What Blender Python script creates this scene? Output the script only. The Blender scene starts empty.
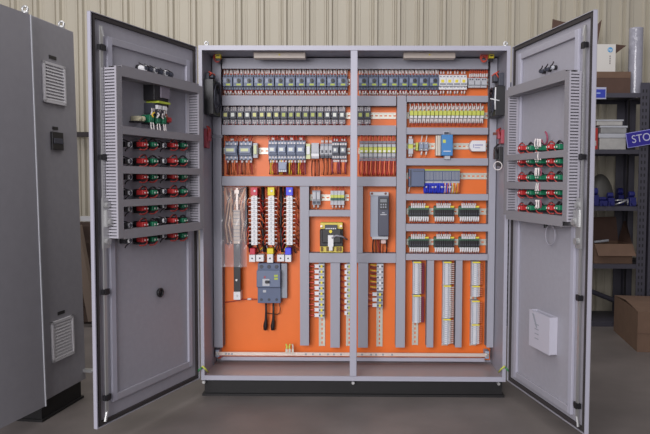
import bpy, math, random
from mathutils import Vector, Matrix
random.seed(7)
R = random.uniform
scn = bpy.context.scene
col = scn.collection

# ------------------------------------------------------------------ camera
F, PIT, ROLL, YAW, H, CX = 677.06, .05293, .00331, -.00904, 1.1391, 352.92
cy, sy, cp, sp, cr, sr = math.cos(YAW), math.sin(YAW), math.cos(PIT), math.sin(PIT), math.cos(ROLL), math.sin(ROLL)
r0 = Vector((cy, -sy, 0)); fh = Vector((sy, cy, 0)); up = Vector((0, 0, 1))
FW = fh*cp - up*sp; u0 = fh*sp + up*cp
RT = r0*cr + u0*sr; UP = -r0*sr + u0*cr
CAM = Vector((0, 0, H))
cam_d = bpy.data.cameras.new('camera'); cam = bpy.data.objects.new('camera', cam_d); col.objects.link(cam)
M = Matrix.Identity(4)
for i in range(3):
    M[i][0], M[i][1], M[i][2], M[i][3] = RT[i], UP[i], -FW[i], CAM[i]
cam.matrix_world = M
cam_d.sensor_fit = 'HORIZONTAL'; cam_d.sensor_width = 36; cam_d.lens = F/650*36
cam_d.shift_x = -(CX-325)/650; cam_d.clip_start = .05
scn.camera = cam

def ray(px, py):
    return RT*((px-CX)/F) + UP*((217-py)/F) + FW
def P(px, py, Y):                       # pixel measured on the photo -> point on the frontal plane y = Y
    d = ray(px, py); return CAM + d*(Y/d.y)
def PXp(px, py, X):                     # ... on the plane x = X
    d = ray(px, py); return CAM + d*(X/d.x)
def PZp(px, py, Z):
    d = ray(px, py); return CAM + d*((Z-H)/d.z)

# ------------------------------------------------------------------ materials
MATS = {}
def srgb(c):
    return tuple((x/255/12.92 if x/255 <= .04045 else ((x/255+.055)/1.055)**2.4) for x in c)
def mat(name, rgb, rough=.5, metal=0, noise=0, scale=8, emit=0, alpha=1, bump=0, trans=0, coat=0):
    if name in MATS: return MATS[name]
    m = bpy.data.materials.new(name); m.use_nodes = True
    nt = m.node_tree; b = nt.nodes['Principled BSDF']
    c = (*srgb(rgb), 1)
    b.inputs['Base Color'].default_value = c
    b.inputs['Roughness'].default_value = rough; b.inputs['Metallic'].default_value = metal
    b.inputs['Coat Weight'].default_value = coat
    if noise or bump:
        tc = nt.nodes.new('ShaderNodeTexCoord'); n = nt.nodes.new('ShaderNodeTexNoise')
        n.inputs['Scale'].default_value = scale; n.inputs['Detail'].default_value = 6
        nt.links.new(tc.outputs['Object'], n.inputs['Vector'])
        if noise:
            r = nt.nodes.new('ShaderNodeValToRGB')
            r.color_ramp.elements[0].position = .3; r.color_ramp.elements[1].position = .7
            r.color_ramp.elements[0].color = tuple(x*(1-noise) for x in c[:3])+(1,)
            r.color_ramp.elements[1].color = tuple(min(1, x*(1+noise)) for x in c[:3])+(1,)
            nt.links.new(n.outputs['Fac'], r.inputs['Fac']); nt.links.new(r.outputs['Color'], b.inputs['Base Color'])
        if bump:
            bp = nt.nodes.new('ShaderNodeBump'); bp.inputs['Strength'].default_value = bump; bp.inputs['Distance'].default_value = .02
            nt.links.new(n.outputs['Fac'], bp.inputs['Height']); nt.links.new(bp.outputs['Normal'], b.inputs['Normal'])
    if emit:
        b.inputs['Emission Color'].default_value = c; b.inputs['Emission Strength'].default_value = emit
    if alpha < 1: b.inputs['Alpha'].default_value = alpha
    if trans: b.inputs['Transmission Weight'].default_value = trans
    MATS[name] = m
    return m
PAINT = mat('cabinet_grey_paint', (154, 153, 164), .45, noise=.03, scale=60)
PAINTD = mat('door_grey_paint', (156, 154, 163), .45, noise=.03, scale=40)
PAINTB = mat('edge_grey_paint', (168, 167, 180), .4)
PAINTL = mat('dark_cabinet_paint', (146, 144, 150), .5, noise=.04, scale=30)
DUCT = mat('duct_plastic', (156, 156, 167), .5)
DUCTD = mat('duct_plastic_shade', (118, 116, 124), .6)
DOORDUCT = mat('door_duct_plastic', (134, 131, 136), .5)
DOORSLOT = mat('door_duct_comb', (164, 161, 170), .5)
ORANGE = mat('orange_plate', (236, 114, 36), .45, noise=.04, scale=5)
BLACK = mat('black_plastic', (30, 29, 33), .45)
DGREY = mat('dark_grey_plastic', (62, 64, 76), .5)
GASK = mat('rubber_gasket', (50, 45, 46), .8)
STEEL = mat('zinc_steel', (190, 190, 190), .35, .7)
RAIL = mat('rail_steel', (205, 202, 190), .4, .3)
COPPER = mat('tinned_bar', (222, 206, 196), .35, .3)
WHITE = mat('white_plastic', (226, 226, 228), .45)
LGREY = mat('light_grey_plastic', (186, 188, 194), .5)
MGREY = mat('mid_grey_plastic', (146, 150, 160), .5)
BLUEG = mat('blue_grey_plastic', (88, 100, 128), .45)
BLUEGL = mat('pale_blue_grey_plastic', (140, 150, 172), .45)
YEL = mat('yellow_plastic', (232, 214, 60), .5)
LIME = mat('lime_plastic', (176, 190, 66), .5)
YGR = mat('yellow_green_label', (200, 206, 90), .5)
RED = mat('red_plastic', (186, 48, 50), .45)
PINK = mat('pink_red_plastic', (164, 72, 84), .5)
GREEN = mat('green_plastic', (34, 122, 88), .45)
DGREEN = mat('dark_green_board', (52, 92, 84), .5)
BLUE = mat('blue_plastic', (44, 62, 214), .45)
PSBLUE = mat('supply_blue', (58, 128, 190), .45)
W_RED = mat('wire_red', (214, 86, 66), .5)
W_DRED = mat('wire_dark_red', (166, 54, 50), .5)
W_OR = mat('wire_orange', (236, 130, 84), .5)
W_WH = mat('wire_white', (224, 216, 214), .5)
W_GR = mat('wire_grey', (150, 148, 158), .5)
W_BR = mat('wire_brown', (110, 58, 40), .5)
W_BK = mat('wire_black', (34, 28, 32), .5)
W_BL = mat('wire_blue', (56, 70, 210), .5)
W_YE = mat('wire_yellow', (226, 190, 50), .5)
W_PU = mat('wire_purple', (146, 66, 90), .5)
W_CU = mat('wire_copper', (236, 150, 98), .35)
W_CL = mat('wire_copper_highlight', (252, 208, 170), .3)  # highlights of the copper bundle, put in as a paler wire colour
W_GN = mat('wire_green', (60, 130, 80), .5)
CARD = mat('cardboard', (108, 84, 68), .8, noise=.08, scale=14)
CARDD = mat('cardboard_dark', (84, 62, 52), .8, noise=.08, scale=14)
RACK = mat('rack_steel', (66, 64, 74), .5, noise=.05, scale=20)

# ------------------------------------------------------------------ mesh builder
class MB:
    def __init__(s): s.v = []; s.f = []; s.m = []
    def box(s, x0, x1, y0, y1, z0, z1, m=0):
        if x0 > x1: x0, x1 = x1, x0
        if y0 > y1: y0, y1 = y1, y0
        if z0 > z1: z0, z1 = z1, z0
        n = len(s.v)
        s.v += [(x0,y0,z0),(x1,y0,z0),(x1,y1,z0),(x0,y1,z0),(x0,y0,z1),(x1,y0,z1),(x1,y1,z1),(x0,y1,z1)]
        for q in ((0,3,2,1),(4,5,6,7),(0,1,5,4),(1,2,6,5),(2,3,7,6),(3,0,4,7)):
            s.f.append(tuple(n+i for i in q)); s.m.append(m)
        return s
    def tube(s, pts, r, n=6, m=0, cap=True):
        pts = [Vector(p) for p in pts]; N0 = len(s.v); rr = r if isinstance(r, (list, tuple)) else [r]*len(pts)
        ref = None
        for i, p in enumerate(pts):
            a = pts[max(0, i-1)]; b = pts[min(len(pts)-1, i+1)]
            t = (b-a).normalized()
            if ref is None: ref = t.orthogonal().normalized()
            ref = (ref - t*ref.dot(t))
            ref = ref.normalized() if ref.length > 1e-6 else t.orthogonal().normalized()
            o = t.cross(ref)
            for k in range(n):
                an = 2*math.pi*k/n
                s.v.append(tuple(p + (ref*math.cos(an)+o*math.sin(an))*rr[i]))
        for i in range(len(pts)-1):
            for k in range(n):
                a = N0+i*n+k; b = N0+i*n+(k+1) % n
                s.f.append((a, b, b+n, a+n)); s.m.append(m)
        if cap:
            s.f.append(tuple(N0+k for k in reversed(range(n)))); s.m.append(m)
            s.f.append(tuple(N0+(len(pts)-1)*n+k for k in range(n))); s.m.append(m)
        return s
    def cyl(s, p0, p1, r, n=12, m=0): return s.tube([p0, p1], r, n, m)
    def torus(s, c, ax, R_, r, n=14, k=6, m=0, a0=0, a1=2*math.pi):
        c = Vector(c); ax = Vector(ax).normalized(); e = ax.orthogonal().normalized(); f = ax.cross(e)
        pts = [c+(e*math.cos(a0+(a1-a0)*i/n)+f*math.sin(a0+(a1-a0)*i/n))*R_ for i in range(n+1)]
        return s.tube(pts, r, k, m)
    def prism(s, poly, y0, y1, m=0):     # polygon in x,z extruded along y
        n = len(s.v); k = len(poly)
        s.v += [(x, y0, z) for x, z in poly] + [(x, y1, z) for x, z in poly]
        s.f.append(tuple(n+i for i in range(k))); s.m.append(m)
        s.f.append(tuple(n+k+i for i in reversed(range(k)))); s.m.append(m)
        for i in range(k):
            j = (i+1) % k
            s.f.append((n+j, n+i, n+k+i, n+k+j)); s.m.append(m)
        return s
    def quad(s, a, b, c, d, m=0):
        n = len(s.v); s.v += [tuple(a), tuple(b), tuple(c), tuple(d)]
        s.f.append((n, n+1, n+2, n+3)); s.m.append(m); return s
    def mesh(s, name, mats):
        me = bpy.data.meshes.new(name); me.from_pydata(s.v, [], s.f)
        mats = mats if isinstance(mats, (list, tuple)) else [mats]
        for q in mats: me.materials.append(q)
        me.polygons.foreach_set('material_index', s.m)
        me.update(); return me
    def build(s, name, mats, parent=None, loc=None, bevel=0, smooth=False, rotz=0):
        o = bpy.data.objects.new(name, s.mesh(name, mats)); col.objects.link(o)
        if parent: o.parent = parent
        if loc is not None: o.location = loc
        if rotz: o.rotation_euler.z = rotz
        if smooth:
            for p in o.data.polygons: p.use_smooth = True
        if bevel:
            b = o.modifiers.new('bevel', 'BEVEL'); b.width = bevel; b.segments = 2; b.limit_method = 'ANGLE'
        return o
def tag(o, label, cat, group=None):
    o['label'] = label; o['category'] = cat
    if group: o['group'] = group
    return o
def thing(name, label, cat, loc=(0, 0, 0), rotz=0, group=None):
    o = bpy.data.objects.new(name, None); col.objects.link(o); o.empty_display_size = .02
    o.location = loc; o.rotation_euler.z = rotz
    return tag(o, label, cat, group)
def dup(root, loc, label, rotz=None, group=None):
    r = root.copy(); col.objects.link(r); r.location = loc; r['label'] = label
    if rotz is not None: r.rotation_euler.z = rotz
    if group: r['group'] = group
    for ch in list(root.children):
        c = ch.copy(); col.objects.link(c); c.parent = r
        for g in ch.children:
            d = g.copy(); col.objects.link(d); d.parent = c
    return r
class Repeat:                            # the first placement makes the thing, the later ones copy it
    def __init__(s, make): s.make = make; s.first = None
    def put(s, loc, label, rotz=0):
        if s.first is None:
            s.first = s.make(); s.first.location = loc; s.first['label'] = label; s.first.rotation_euler.z = rotz
            return s.first
        return dup(s.first, loc, label, rotz)
ORD = 'first second third fourth fifth sixth seventh eighth ninth tenth eleventh twelfth thirteenth fourteenth fifteenth sixteenth seventeenth eighteenth nineteenth twentieth'.split()
def nth(i):
    if i < 20: return ORD[i]
    if i == 29: return 'thirtieth'
    if i == 39: return 'fortieth'
    return ('twenty-' if i < 29 else 'thirty-')+ORD[(i+1) % 10-1]
def wire(parent, p0, p1, m, r=.0022, wob=.004, tagm=None, tag_at=.25, tl=.014, sag=0):
    p0 = Vector(p0); p1 = Vector(p1); b = MB(); pts = []
    off = Vector((R(-wob, wob), R(-wob, wob)*.6, R(-wob, wob)*.3))
    for i in range(6):
        t = i/5; pts.append(p0.lerp(p1, t) + off*math.sin(math.pi*t) + Vector((0, 0, -sag*math.sin(math.pi*t))))
    b.tube(pts, r, 5, 0)
    mats = [m]
    if tagm:
        L = (p1-p0).length; a = p0.lerp(p1, tag_at); c = p0.lerp(p1, min(1, tag_at+tl/L))
        o = off*math.sin(math.pi*(tag_at+tl/L/2))
        b.tube([a+o, c+o], r*1.75, 6, 1); mats.append(tagm)
    return b.build('wire', mats, parent, smooth=True)

# ------------------------------------------------------------------ setting
WY = 5.95
def struct(o): o['kind'] = 'structure'; return o
fm = mat('concrete_floor', (108, 101, 98), .5, noise=.2, scale=2.6, bump=.08)
struct(MB().box(-6, 7, -4, WY+.1, -.1, 0).build('floor', fm))
# corrugated sheet wall: pans with narrow raised ribs
wm = mat('wall_sheet', (172, 165, 149), .5, noise=.05, scale=1.2)
b = MB()
rx = []
x = P(330, 20, WY).x
pitch = 22.35*WY/F
k0 = -22
prof = []
for k in range(-24, 28):
    c = x + k*pitch
    if abs(c) > 6.2: continue
    prof += [(c-pitch*.5+.001, 0), (c-.052, 0), (c-.046, -.012), (c-.034, -.012), (c-.028, 0), (c-.018, 0), (c-.008, -.034), (c+.016, -.034), (c+.026, 0), (c+pitch*.25, 0), (c+pitch*.25+.004, -.004), (c+pitch*.25+.016, -.004), (c+pitch*.25+.02, 0)]
prof.sort()
for (xa, ya), (xb, yb) in zip(prof, prof[1:]):
    b.quad((xa, WY+ya, 0), (xb, WY+yb, 0), (xb, WY+yb, 4.2), (xa, WY+ya, 4.2))
b.quad((-7, WY+.02, 0), (7, WY+.02, 0), (7, WY+.02, 4.2), (-7, WY+.02, 4.2))
struct(b.build('wall_back', wm))

# ------------------------------------------------------------------ main cabinet
XC, D, ZB, ZT, W = -.0281, 3.528, .09, 1.832, .8
AL, AR, DW = 1.236, 1.372, .785
YP = 3.832; YF = 3.757; YB = D+.34
XL, XR = XC-W, XC+W
cab = thing('electrical_cabinet', 'large open grey two-door control cabinet with orange mounting plate on black plinth', 'cabinet', (XC, D, 0))
def cpart(b, name, m, **k):              # builds in world coordinates, shifted under the cabinet empty
    b.v = [(x-XC, y-D, z) for x, y, z in b.v]
    return b.build(name, m, cab, **k)
t = .012
cpart(MB().box(XL, XL+t, D, YB, ZB, ZT), 'side_panel', PAINT)
cpart(MB().box(XR-t, XR, D, YB, ZB, ZT), 'side_panel', PAINT)
cpart(MB().box(XL+t, XR-t, D, YB, ZT-t, ZT), 'top_panel', PAINT)
cpart(MB().box(XL+t, XR-t, D, YB, ZB, ZB+t), 'bottom_panel', mat('floor_panel_reflection', (150, 138, 138), .3))  # brownish tint puts the orange plate's reflection into the panel colour
cpart(MB().box(XL+t, XR-t, YB-t, YB, ZB+t, ZT-t), 'back_panel', PAINT)
b = MB()
b.box(XL-.002, XR+.002, D-.012, D-.0005, ZT-.022, ZT+.002)
b.box(XL-.002, XR+.002, D-.012, D-.0005, ZB-.002, ZB+.022)
b.box(XL-.002, XL+.016, D-.012, D-.0005, ZB+.022, ZT-.022)
b.box(XR-.016, XR+.002, D-.012, D-.0005, ZB+.022, ZT-.022)
cpart(b, 'front_frame', PAINTB)
px0 = P(350.2, 200, D).x; px1 = P(357.2, 200, D).x
b = MB().box(px0, px1, D-.012, D+.02, ZB+.0225, ZT-.0225).box(px0+.006, px1-.006, D+.02, D+.045, ZB+.0225, ZT-.0225)
cpart(b, 'center_post', PAINTB, bevel=.003)
cpart(MB().box(XL+.02, XR-.02, YP, YP+.006, ZB+.03, ZT-.025), 'mounting_plate', ORANGE)
z0 = P(353, 361, YP-.05).z; z1 = P(353, 357.6, YP-.05).z
cpart(MB().box(XL+.05, XR-.06, YP-.05, YP-.035, z0, z1), 'bottom_rail', PAINTB)
b = MB().box(XL+.01, XR-.01, D+.015, YB-.02, .012, ZB-.001).box(XL, XR, D+.0, YB, 0, .012)
cpart(b, 'plinth', mat('black_plinth', (17, 15, 17), .6, noise=.2, scale=10))
for x in (XL+.012, XC, XR-.035):
    b = MB().cyl((x, D-.02, ZB-.012), (x, D+.014, ZB-.012), .008, 10)
    cpart(b, 'plinth_bolt', STEEL)
for x, y in ((P(206, 43, D+.05).x, D+.06), (P(506, 41, D+.05).x, D+.06), (XL+.05, YB-.05), (XR-.05, YB-.05)):
    b = MB().cyl((x, y, ZT+.002), (x, y, ZT+.018), .013, 10).torus((x, y, ZT+.026), (0, 1, 0), .009, .005)
    cpart(b, 'lifting_eye', STEEL, smooth=True)
for sx, x in ((1, XL), (-1, XR)):        # yellow-green bonding strap low at each hinge
    z = P(203 if sx > 0 else 504, 367, D).z
    b = MB().tube([(x+sx*.002, D-.016, z), (x+sx*.01, D-.03, z+.012), (x+sx*.022, D-.02, z-.004), (x+sx*.03, D+.01, z-.03)], .005, 6, 0)
    b.tube([(x-sx*.02, D-.03, z-.02), (x+sx*.005, D-.034, z+.006)], .005, 6, 1)
    cpart(b, 'bonding_strap', [YGR, W_GN], smooth=True)

# ---- doors (local x = from hinge to free edge, s*y = towards the inside face)
Z0, Z1 = ZB+.01, ZT-.008
TH = .017
class Door: pass
def hinge(side):
    d = Door(); d.s = 1 if side == 'L' else -1
    if side == 'L':
        d.o = Vector((XL-.004, D-.02, 0)); d.ang = math.pi+AL
    else:
        d.o = Vector((XR+.004, D-.02, 0)); d.ang = -AR
    d.u = Vector((math.cos(d.ang), math.sin(d.ang), 0)); d.n = Vector((-d.u.y, d.u.x, 0))*d.s
    d.o = d.o-d.n*.017
    return d
DL, DR = hinge('L'), hinge('R')
def duv(d, px, py, off):                 # photo pixel -> (u, z) on the plane "off" inside of the door skin
    q = ray(px, py); o = d.o+d.n*off
    k = (o-CAM).dot(d.n)/q.dot(d.n); p = CAM+q*k
    return (p-d.o).dot(d.u), p.z
def dpos(d, u, off, z): return d.o+d.u*u+d.n*off+Vector((0, 0, z))
def make_door(d, label):
    s = d.s
    def pb(b, name, m, parent, **k): return b.build(name, m, parent, **k)
    def bx(b, u0, u1, a, c, z0, z1, m=0): b.box(u0, u1, s*a, s*c, z0, z1, m)
    b = MB()
    bx(b, .0, DW, -.0, .003, Z0, Z1)
    bx(b, .005, DW, .003, TH, Z1-.003, Z1); bx(b, .005, DW, .003, TH, Z0, Z0+.003)
    bx(b, .005, .008, .003, TH, Z0+.003, Z1-.003)
    bx(b, DW-.003, DW, .003, TH, Z0+.003, Z1-.003, 1)
    bx(b, DW-.006, DW-.003, TH-.003, TH, Z0+.003, Z1-.003, 1)
    o = b.build('door', [PAINTD, PAINTB], cab)
    o.location = d.o-Vector((XC, D, 0)); o.rotation_euler.z = d.ang
    o['label'] = label
    b = MB(); g0, g1, gz0, gz1 = .018, DW-.018, Z0+.006, Z1-.006
    bx(b, g0, g1, .0032, .014, gz1-.016, gz1); bx(b, g0, g1, .0032, .014, gz0, gz0+.016)
    bx(b, g0, g0+.007, .0032, .014, gz0+.016, gz1-.016); bx(b, g1-.012, g1, .0032, .014, gz0+.016, gz1-.016)
    pb(b, 'gasket', GASK, o)
    # stiffener frame
    if s > 0:
        ua, za = duv(d, 107.5, 38, .016); ub, zb_ = duv(d, 189.5, 366, .016)
        za = duv(d, 108, 36, .02)[1]; zc = duv(d, 108, 405, .02)[1]
    else:
        ua, _ = duv(d, 575, 200, .016); ub, _ = duv(d, 518.5, 200, .016)
        za = duv(d, 574, 30, .02)[1]; zc = duv(d, 574, 418, .02)[1]
    b = MB(); q = .016; w_ = .03
    bx(b, ua-w_, ua, .0032, q, zc, za, 1); bx(b, ub-w_, ub, .0032, q, zc, za, 1)
    bx(b, ub, ua-w_, .0032, q, za-w_, za); bx(b, ub, ua-w_, .0032, q, zc, zc+w_)
    pb(b, 'stiffener_frame', [PAINTD, PAINTB], o, bevel=.002)
    # locking rod near the free edge, black guides, latch gear in the middle
    ur = DW-.055
    b = MB(); bx(b, ur-.008, ur+.008, .02, .026, Z0+.06, Z1-.05)
    b.tube([(ur, s*.023, Z1-.05), (ur-.012, s*.023, Z1-.09)], .006, 6); b.tube([(ur, s*.023, Z0+.06), (ur+.012, s*.023, Z0+.02)], .006, 6)
    pb(b, 'lock_rod', STEEL, o)
    for (ax, ay) in (((99, 47), (98, 157), (99, 293), (107, 397)) if s > 0 else ((586, 45), (583, 157), (581, 298), (579, 406))):
        z = duv(d, ax, ay, .02)[1]
        b = MB(); bx(b, ur-.022, ur+.016, .0145, .029, z-.011, z+.011); bx(b, ur-.01, ur+.01, .029, .033, z-.013, z+.013)
        pb(b, 'rod_guide', BLACK, o)
    zl = duv(d, 101 if s > 0 else 582, 222, .02)[1]
    b = MB(); bx(b, ur-.02, ur+.02, .027, .036, zl-.11, zl+.1); bx(b, ur-.018, ur+.012, .036, .05, zl-.02, zl+.05)
    b.cyl((ur, s*.036, zl+.07), (ur, s*.05, zl+.07), .012, 10); b.cyl((ur, s*.036, zl-.08), (ur, s*.05, zl-.08), .014, 10)
    b.cyl((ur-.006, s*.05, zl), (ur-.006, s*.06, zl), .014, 10)
    pb(b, 'latch', STEEL, o)
    if s > 0:
        b = MB(); bx(b, ur-.02, ur+.02, -.012, -.0005, zl-.07, zl+.07); bx(b, ur-.013, ur+.013, -.09, -.012, zl+.0, zl+.022)
        pb(b, 'handle', STEEL, o, bevel=.003)
    for z in (Z0+.16, (Z0+Z1)/2, Z1-.16):
        b = MB().cyl((.0, -s*.0, z-.035), (.0, -s*.0, z+.035), .005, 10)
        pb(b, 'hinge', STEEL, o)
    return o
doorL = make_door(DL, 'left door, swung open, with two columns of push buttons on its inside')
doorR = make_door(DR, 'right door, swung open, with a document pocket low on its inside')
# document pocket on the right door, plugged hole on the left door
u1 = duv(DR, 549.5, 330, .043)[0]; u0 = duv(DR, 529, 330, .043)[0]
zt_ = duv(DR, 529, 309, .043)[1]; zb_ = duv(DR, 549, 355.5, .043)[1]
s = -1
b = MB(); ua, ub = u0, u1
b.box(ua, ub, s*.004, s*.007, zb_, zt_); b.box(ua, ub, s*.04, s*.043, zb_, zt_)
b.box(ub-.003, ub, s*.007, s*.04, zb_, zt_); b.box(ua, ua+.003, s*.007, s*.04, zb_, zt_); b.box(ua, ub, s*.007, s*.04, zb_, zb_+.003)
b.prism([(ua+.03, zt_-.012), (ua+.075, zt_-.075), (ua+.085, zt_-.07), (ua+.05, zt_-.012)], s*.0432, s*.0435, 1)
for k in range(4): b.box(ua+.06, ua+.1, s*.0432, s*.0436, zb_+.045+k*.022, zb_+.05+k*.022, 1)
o = b.build('document_pocket', [mat('pocket_plastic', (186, 184, 196), .4), MGREY], doorR)
u, z = duv(DL, 159, 292.5, .003)
o = MB().cyl((u, .0032, z), (u, .012, z), .02, 16).torus((u, .012, z), (0, 1, 0), .019, .005).build('hole_plug', BLACK, doorL, smooth=True)

# ------------------------------------------------------------------ wiring ducts inside the cabinet
def duct(px0, px1, py0, py1, label, vertical=False, yf=YF):
    a = P(px0, py1, yf); c = P(px1, py0, yf)
    if vertical:
        mid = (py0+py1)/2; a.x = P(px0, mid, yf).x; c.x = P(px1, mid, yf).x
        mx = (px0+px1)/2; a.z = P(mx, py1, yf).z; c.z = P(mx, py0, yf).z
    else:
        my = (py0+py1)/2; mx = (px0+px1)/2
        a.z = P(mx, py1, yf).z; c.z = P(mx, py0, yf).z
    w = c.x-a.x; h = c.z-a.z; dep = YP-yf-.001
    t = thing('wiring_duct', label, 'cable duct', ((a.x+c.x)/2, YP-.001, (a.z+c.z)/2), group='grey wiring ducts on the orange plate')
    b = MB(); w2, h2 = w/2, h/2
    b.box(-w2, w2, -.003, 0, -h2, h2)
    if vertical:
        n = max(2, int(h/.0125)); st = h/n
        for sx in (-1, 1):
            xx = sx*(w2-.0025)
            b.box(xx-.0015, xx+.0015, -dep*.3, -.003, -h2, h2)
            for k in range(n): b.box(xx-.0015, xx+.0015, -dep+.008, -dep*.3, -h2+k*st+.002, -h2+(k+1)*st-.003)
    else:
        n = max(2, int(w/.0125)); st = w/n
        for sz in (-1, 1):
            zz = sz*(h2-.0025)
            b.box(-w2, w2, -dep*.3, -.003, zz-.0015, zz+.0015)
            for k in range(n): b.box(-w2+k*st+.002, -w2+(k+1)*st-.003, -dep+.008, -dep*.3, zz-.0015, zz+.0015)
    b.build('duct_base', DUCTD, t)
    b = MB().box(-w2, w2, -dep, -dep+.003, -h2, h2)
    if vertical:
        for sx in (-1, 1): b.box(sx*w2, sx*(w2-.0012), -dep+.003, -dep+.014, -h2, h2)
    else:
        for sz in (-1, 1): b.box(-w2, w2, -dep+.003, -dep+.014, sz*h2, sz*(h2-.0012))
    b.build('duct_lid', DUCT, t)
    return t
duct(222, 488.3, 58.3, 68.8, 'topmost grey horizontal duct running above all the breakers')
duct(222, 396.2, 95.5, 105.6, 'grey horizontal duct directly below the blue-grey breaker row, left of the tall middle duct')
duct(406, 488.3, 95.7, 102, 'slim grey horizontal duct below the white miniature breakers, right side')
duct(222, 396.2, 125.2, 135, 'grey horizontal duct between the second row relays and the contactors')
duct(406, 488.3, 127.6, 134.4, 'slim grey horizontal duct just above the blue power supply')
duct(222, 396.2, 176.5, 186, 'grey horizontal duct under the contactor row and above the coloured busbars')
duct(406, 488.3, 158.2, 165.4, 'slim grey horizontal duct just above the controller modules')
duct(406, 488.3, 194, 200.3, 'slim grey horizontal duct just below the blue controller wires')
duct(406, 488.3, 224, 231.3, 'slim grey horizontal duct between the two rows of relay boards')
duct(406, 488.3, 254, 260.2, 'slim grey horizontal duct under the lower row of relay boards')
duct(309.2, 395.9, 253.2, 262.7, 'grey horizontal duct under the transformer and the motor drive')
duct(309.2, 356, 210, 216.4, 'short grey horizontal duct right above the transformer')
duct(213.2, 221.7, 58.3, 347.5, 'tall grey vertical duct along the left edge of the plate', True)
duct(488.6, 495.4, 58.3, 347.5, 'tall grey vertical duct along the right edge of the plate', True)
duct(396.4, 405.7, 95.5, 347.5, 'tall grey vertical duct right of the motor drive', True)
duct(300, 308.9, 186.4, 345.5, 'grey vertical duct right of the main breaker and coloured busbars', True)
duct(330.4, 339.8, 263.1, 347.6, 'short grey vertical duct under the transformer', True)
duct(358, 368, 263.1, 347.6, 'short grey vertical duct just right of the centre post, low down', True)
duct(356.4, 362.8, 186.4, 252.9, 'narrow grey vertical duct left of the motor drive', True)
duct(426.8, 433.6, 260.5, 347.4, 'short vertical duct between the first and second tall terminal strips at right', True)
duct(455.6, 462, 260.5, 347.4, 'short vertical duct between the second and third tall terminal strips at right', True)

# ------------------------------------------------------------------ mounting rails
def rail(px0, px1, py, label, vertical=False):
    if vertical:
        a = P(px0, py, YP-.008); c = P(px0, px1, YP-.008); L = abs(c.z-a.z)
        a.x = c.x = (a.x+c.x)/2
    else:
        a = P(px0, py, YP-.008); c = P(px1, py, YP-.008); L = c.x-a.x
    t_ = (a+c)/2
    b = MB(); n = max(2, int(L/.025)); st = L/n
    def bb(u0, u1, y0, y1, v0, v1):
        if vertical: b.box(v0, v1, y0, y1, u0, u1)
        else: b.box(u0, u1, y0, y1, v0, v1)
    bb(-L/2, L/2, -.009, -.0078, .0125, .0175); bb(-L/2, L/2, -.009, -.0078, -.0175, -.0125)
    bb(-L/2, L/2, -.0078, -.001, .0115, .0125); bb(-L/2, L/2, -.0078, -.001, -.0125, -.0115)
    bb(-L/2, L/2, -.003, -.001, .0035, .0115); bb(-L/2, L/2, -.003, -.001, -.0115, -.0035)
    for k in range(n): bb(-L/2+k*st, -L/2+k*st+.011, -.003, -.001, -.0035, .0035)
    o = b.build('mounting_rail', RAIL, None, (t_.x, YP-.0005, t_.z))
    tag(o, label, 'rail', 'slotted steel mounting rails'); return t_.z if not vertical else t_.x
rail(222.5, 350, 82, 'slotted steel rail behind the left run of top row breakers')
rail(358.5, 488.5, 82, 'slotted steel rail behind the right run of top row breakers')
rail(222.5, 396, 115.6, 'slotted steel rail of the second row, bare for a stretch right of the centre post')
rail(406.5, 488.5, 115.6, 'slotted steel rail behind the eighteen slim yellow relays')
rail(222.5, 350, 151, 'slotted steel rail behind the contactors of the third row')
rail(358.5, 396, 151, 'slotted steel rail behind the slim relays right of the centre post')
rail(406.5, 488.5, 146.2, 'slotted steel rail carrying the blue power supply')
rail(406.5, 488.5, 176, 'slotted steel rail of the controller, bare at its right end')
rail(406.5, 488.5, 211.5, 'slotted steel rail behind the upper row of relay boards')
rail(406.5, 488.5, 242, 'slotted steel rail behind the lower row of relay boards')
rail(309.8, 349, 197.6, 'short slotted steel rail with few terminals above the transformer')
VX = {}
VX[1] = rail(322, 263.5, 346, 'vertical slotted rail left of the duct under the transformer', True)
VX[2] = rail(349.2, 263.5, 346, 'vertical slotted rail mostly hidden behind the centre post', True)
VX[3] = rail(379.6, 263.5, 346.5, 'vertical slotted rail under the motor drive, bare lower half', True)
VX[4] = rail(415.3, 261, 345, 'vertical slotted rail of the leftmost tall terminal strip at right', True)
VX[5] = rail(445, 261, 345.5, 'vertical slotted rail of the middle tall terminal strip at right', True)
VX[6] = rail(473.2, 261, 345.5, 'vertical slotted rail of the rightmost terminal strip', True)
YD = YP-.0098                            # devices clip on here
def at(px, py, dep=.06):
    p = P(px, py, YP-dep); return Vector((p.x, YD, p.z))

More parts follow.
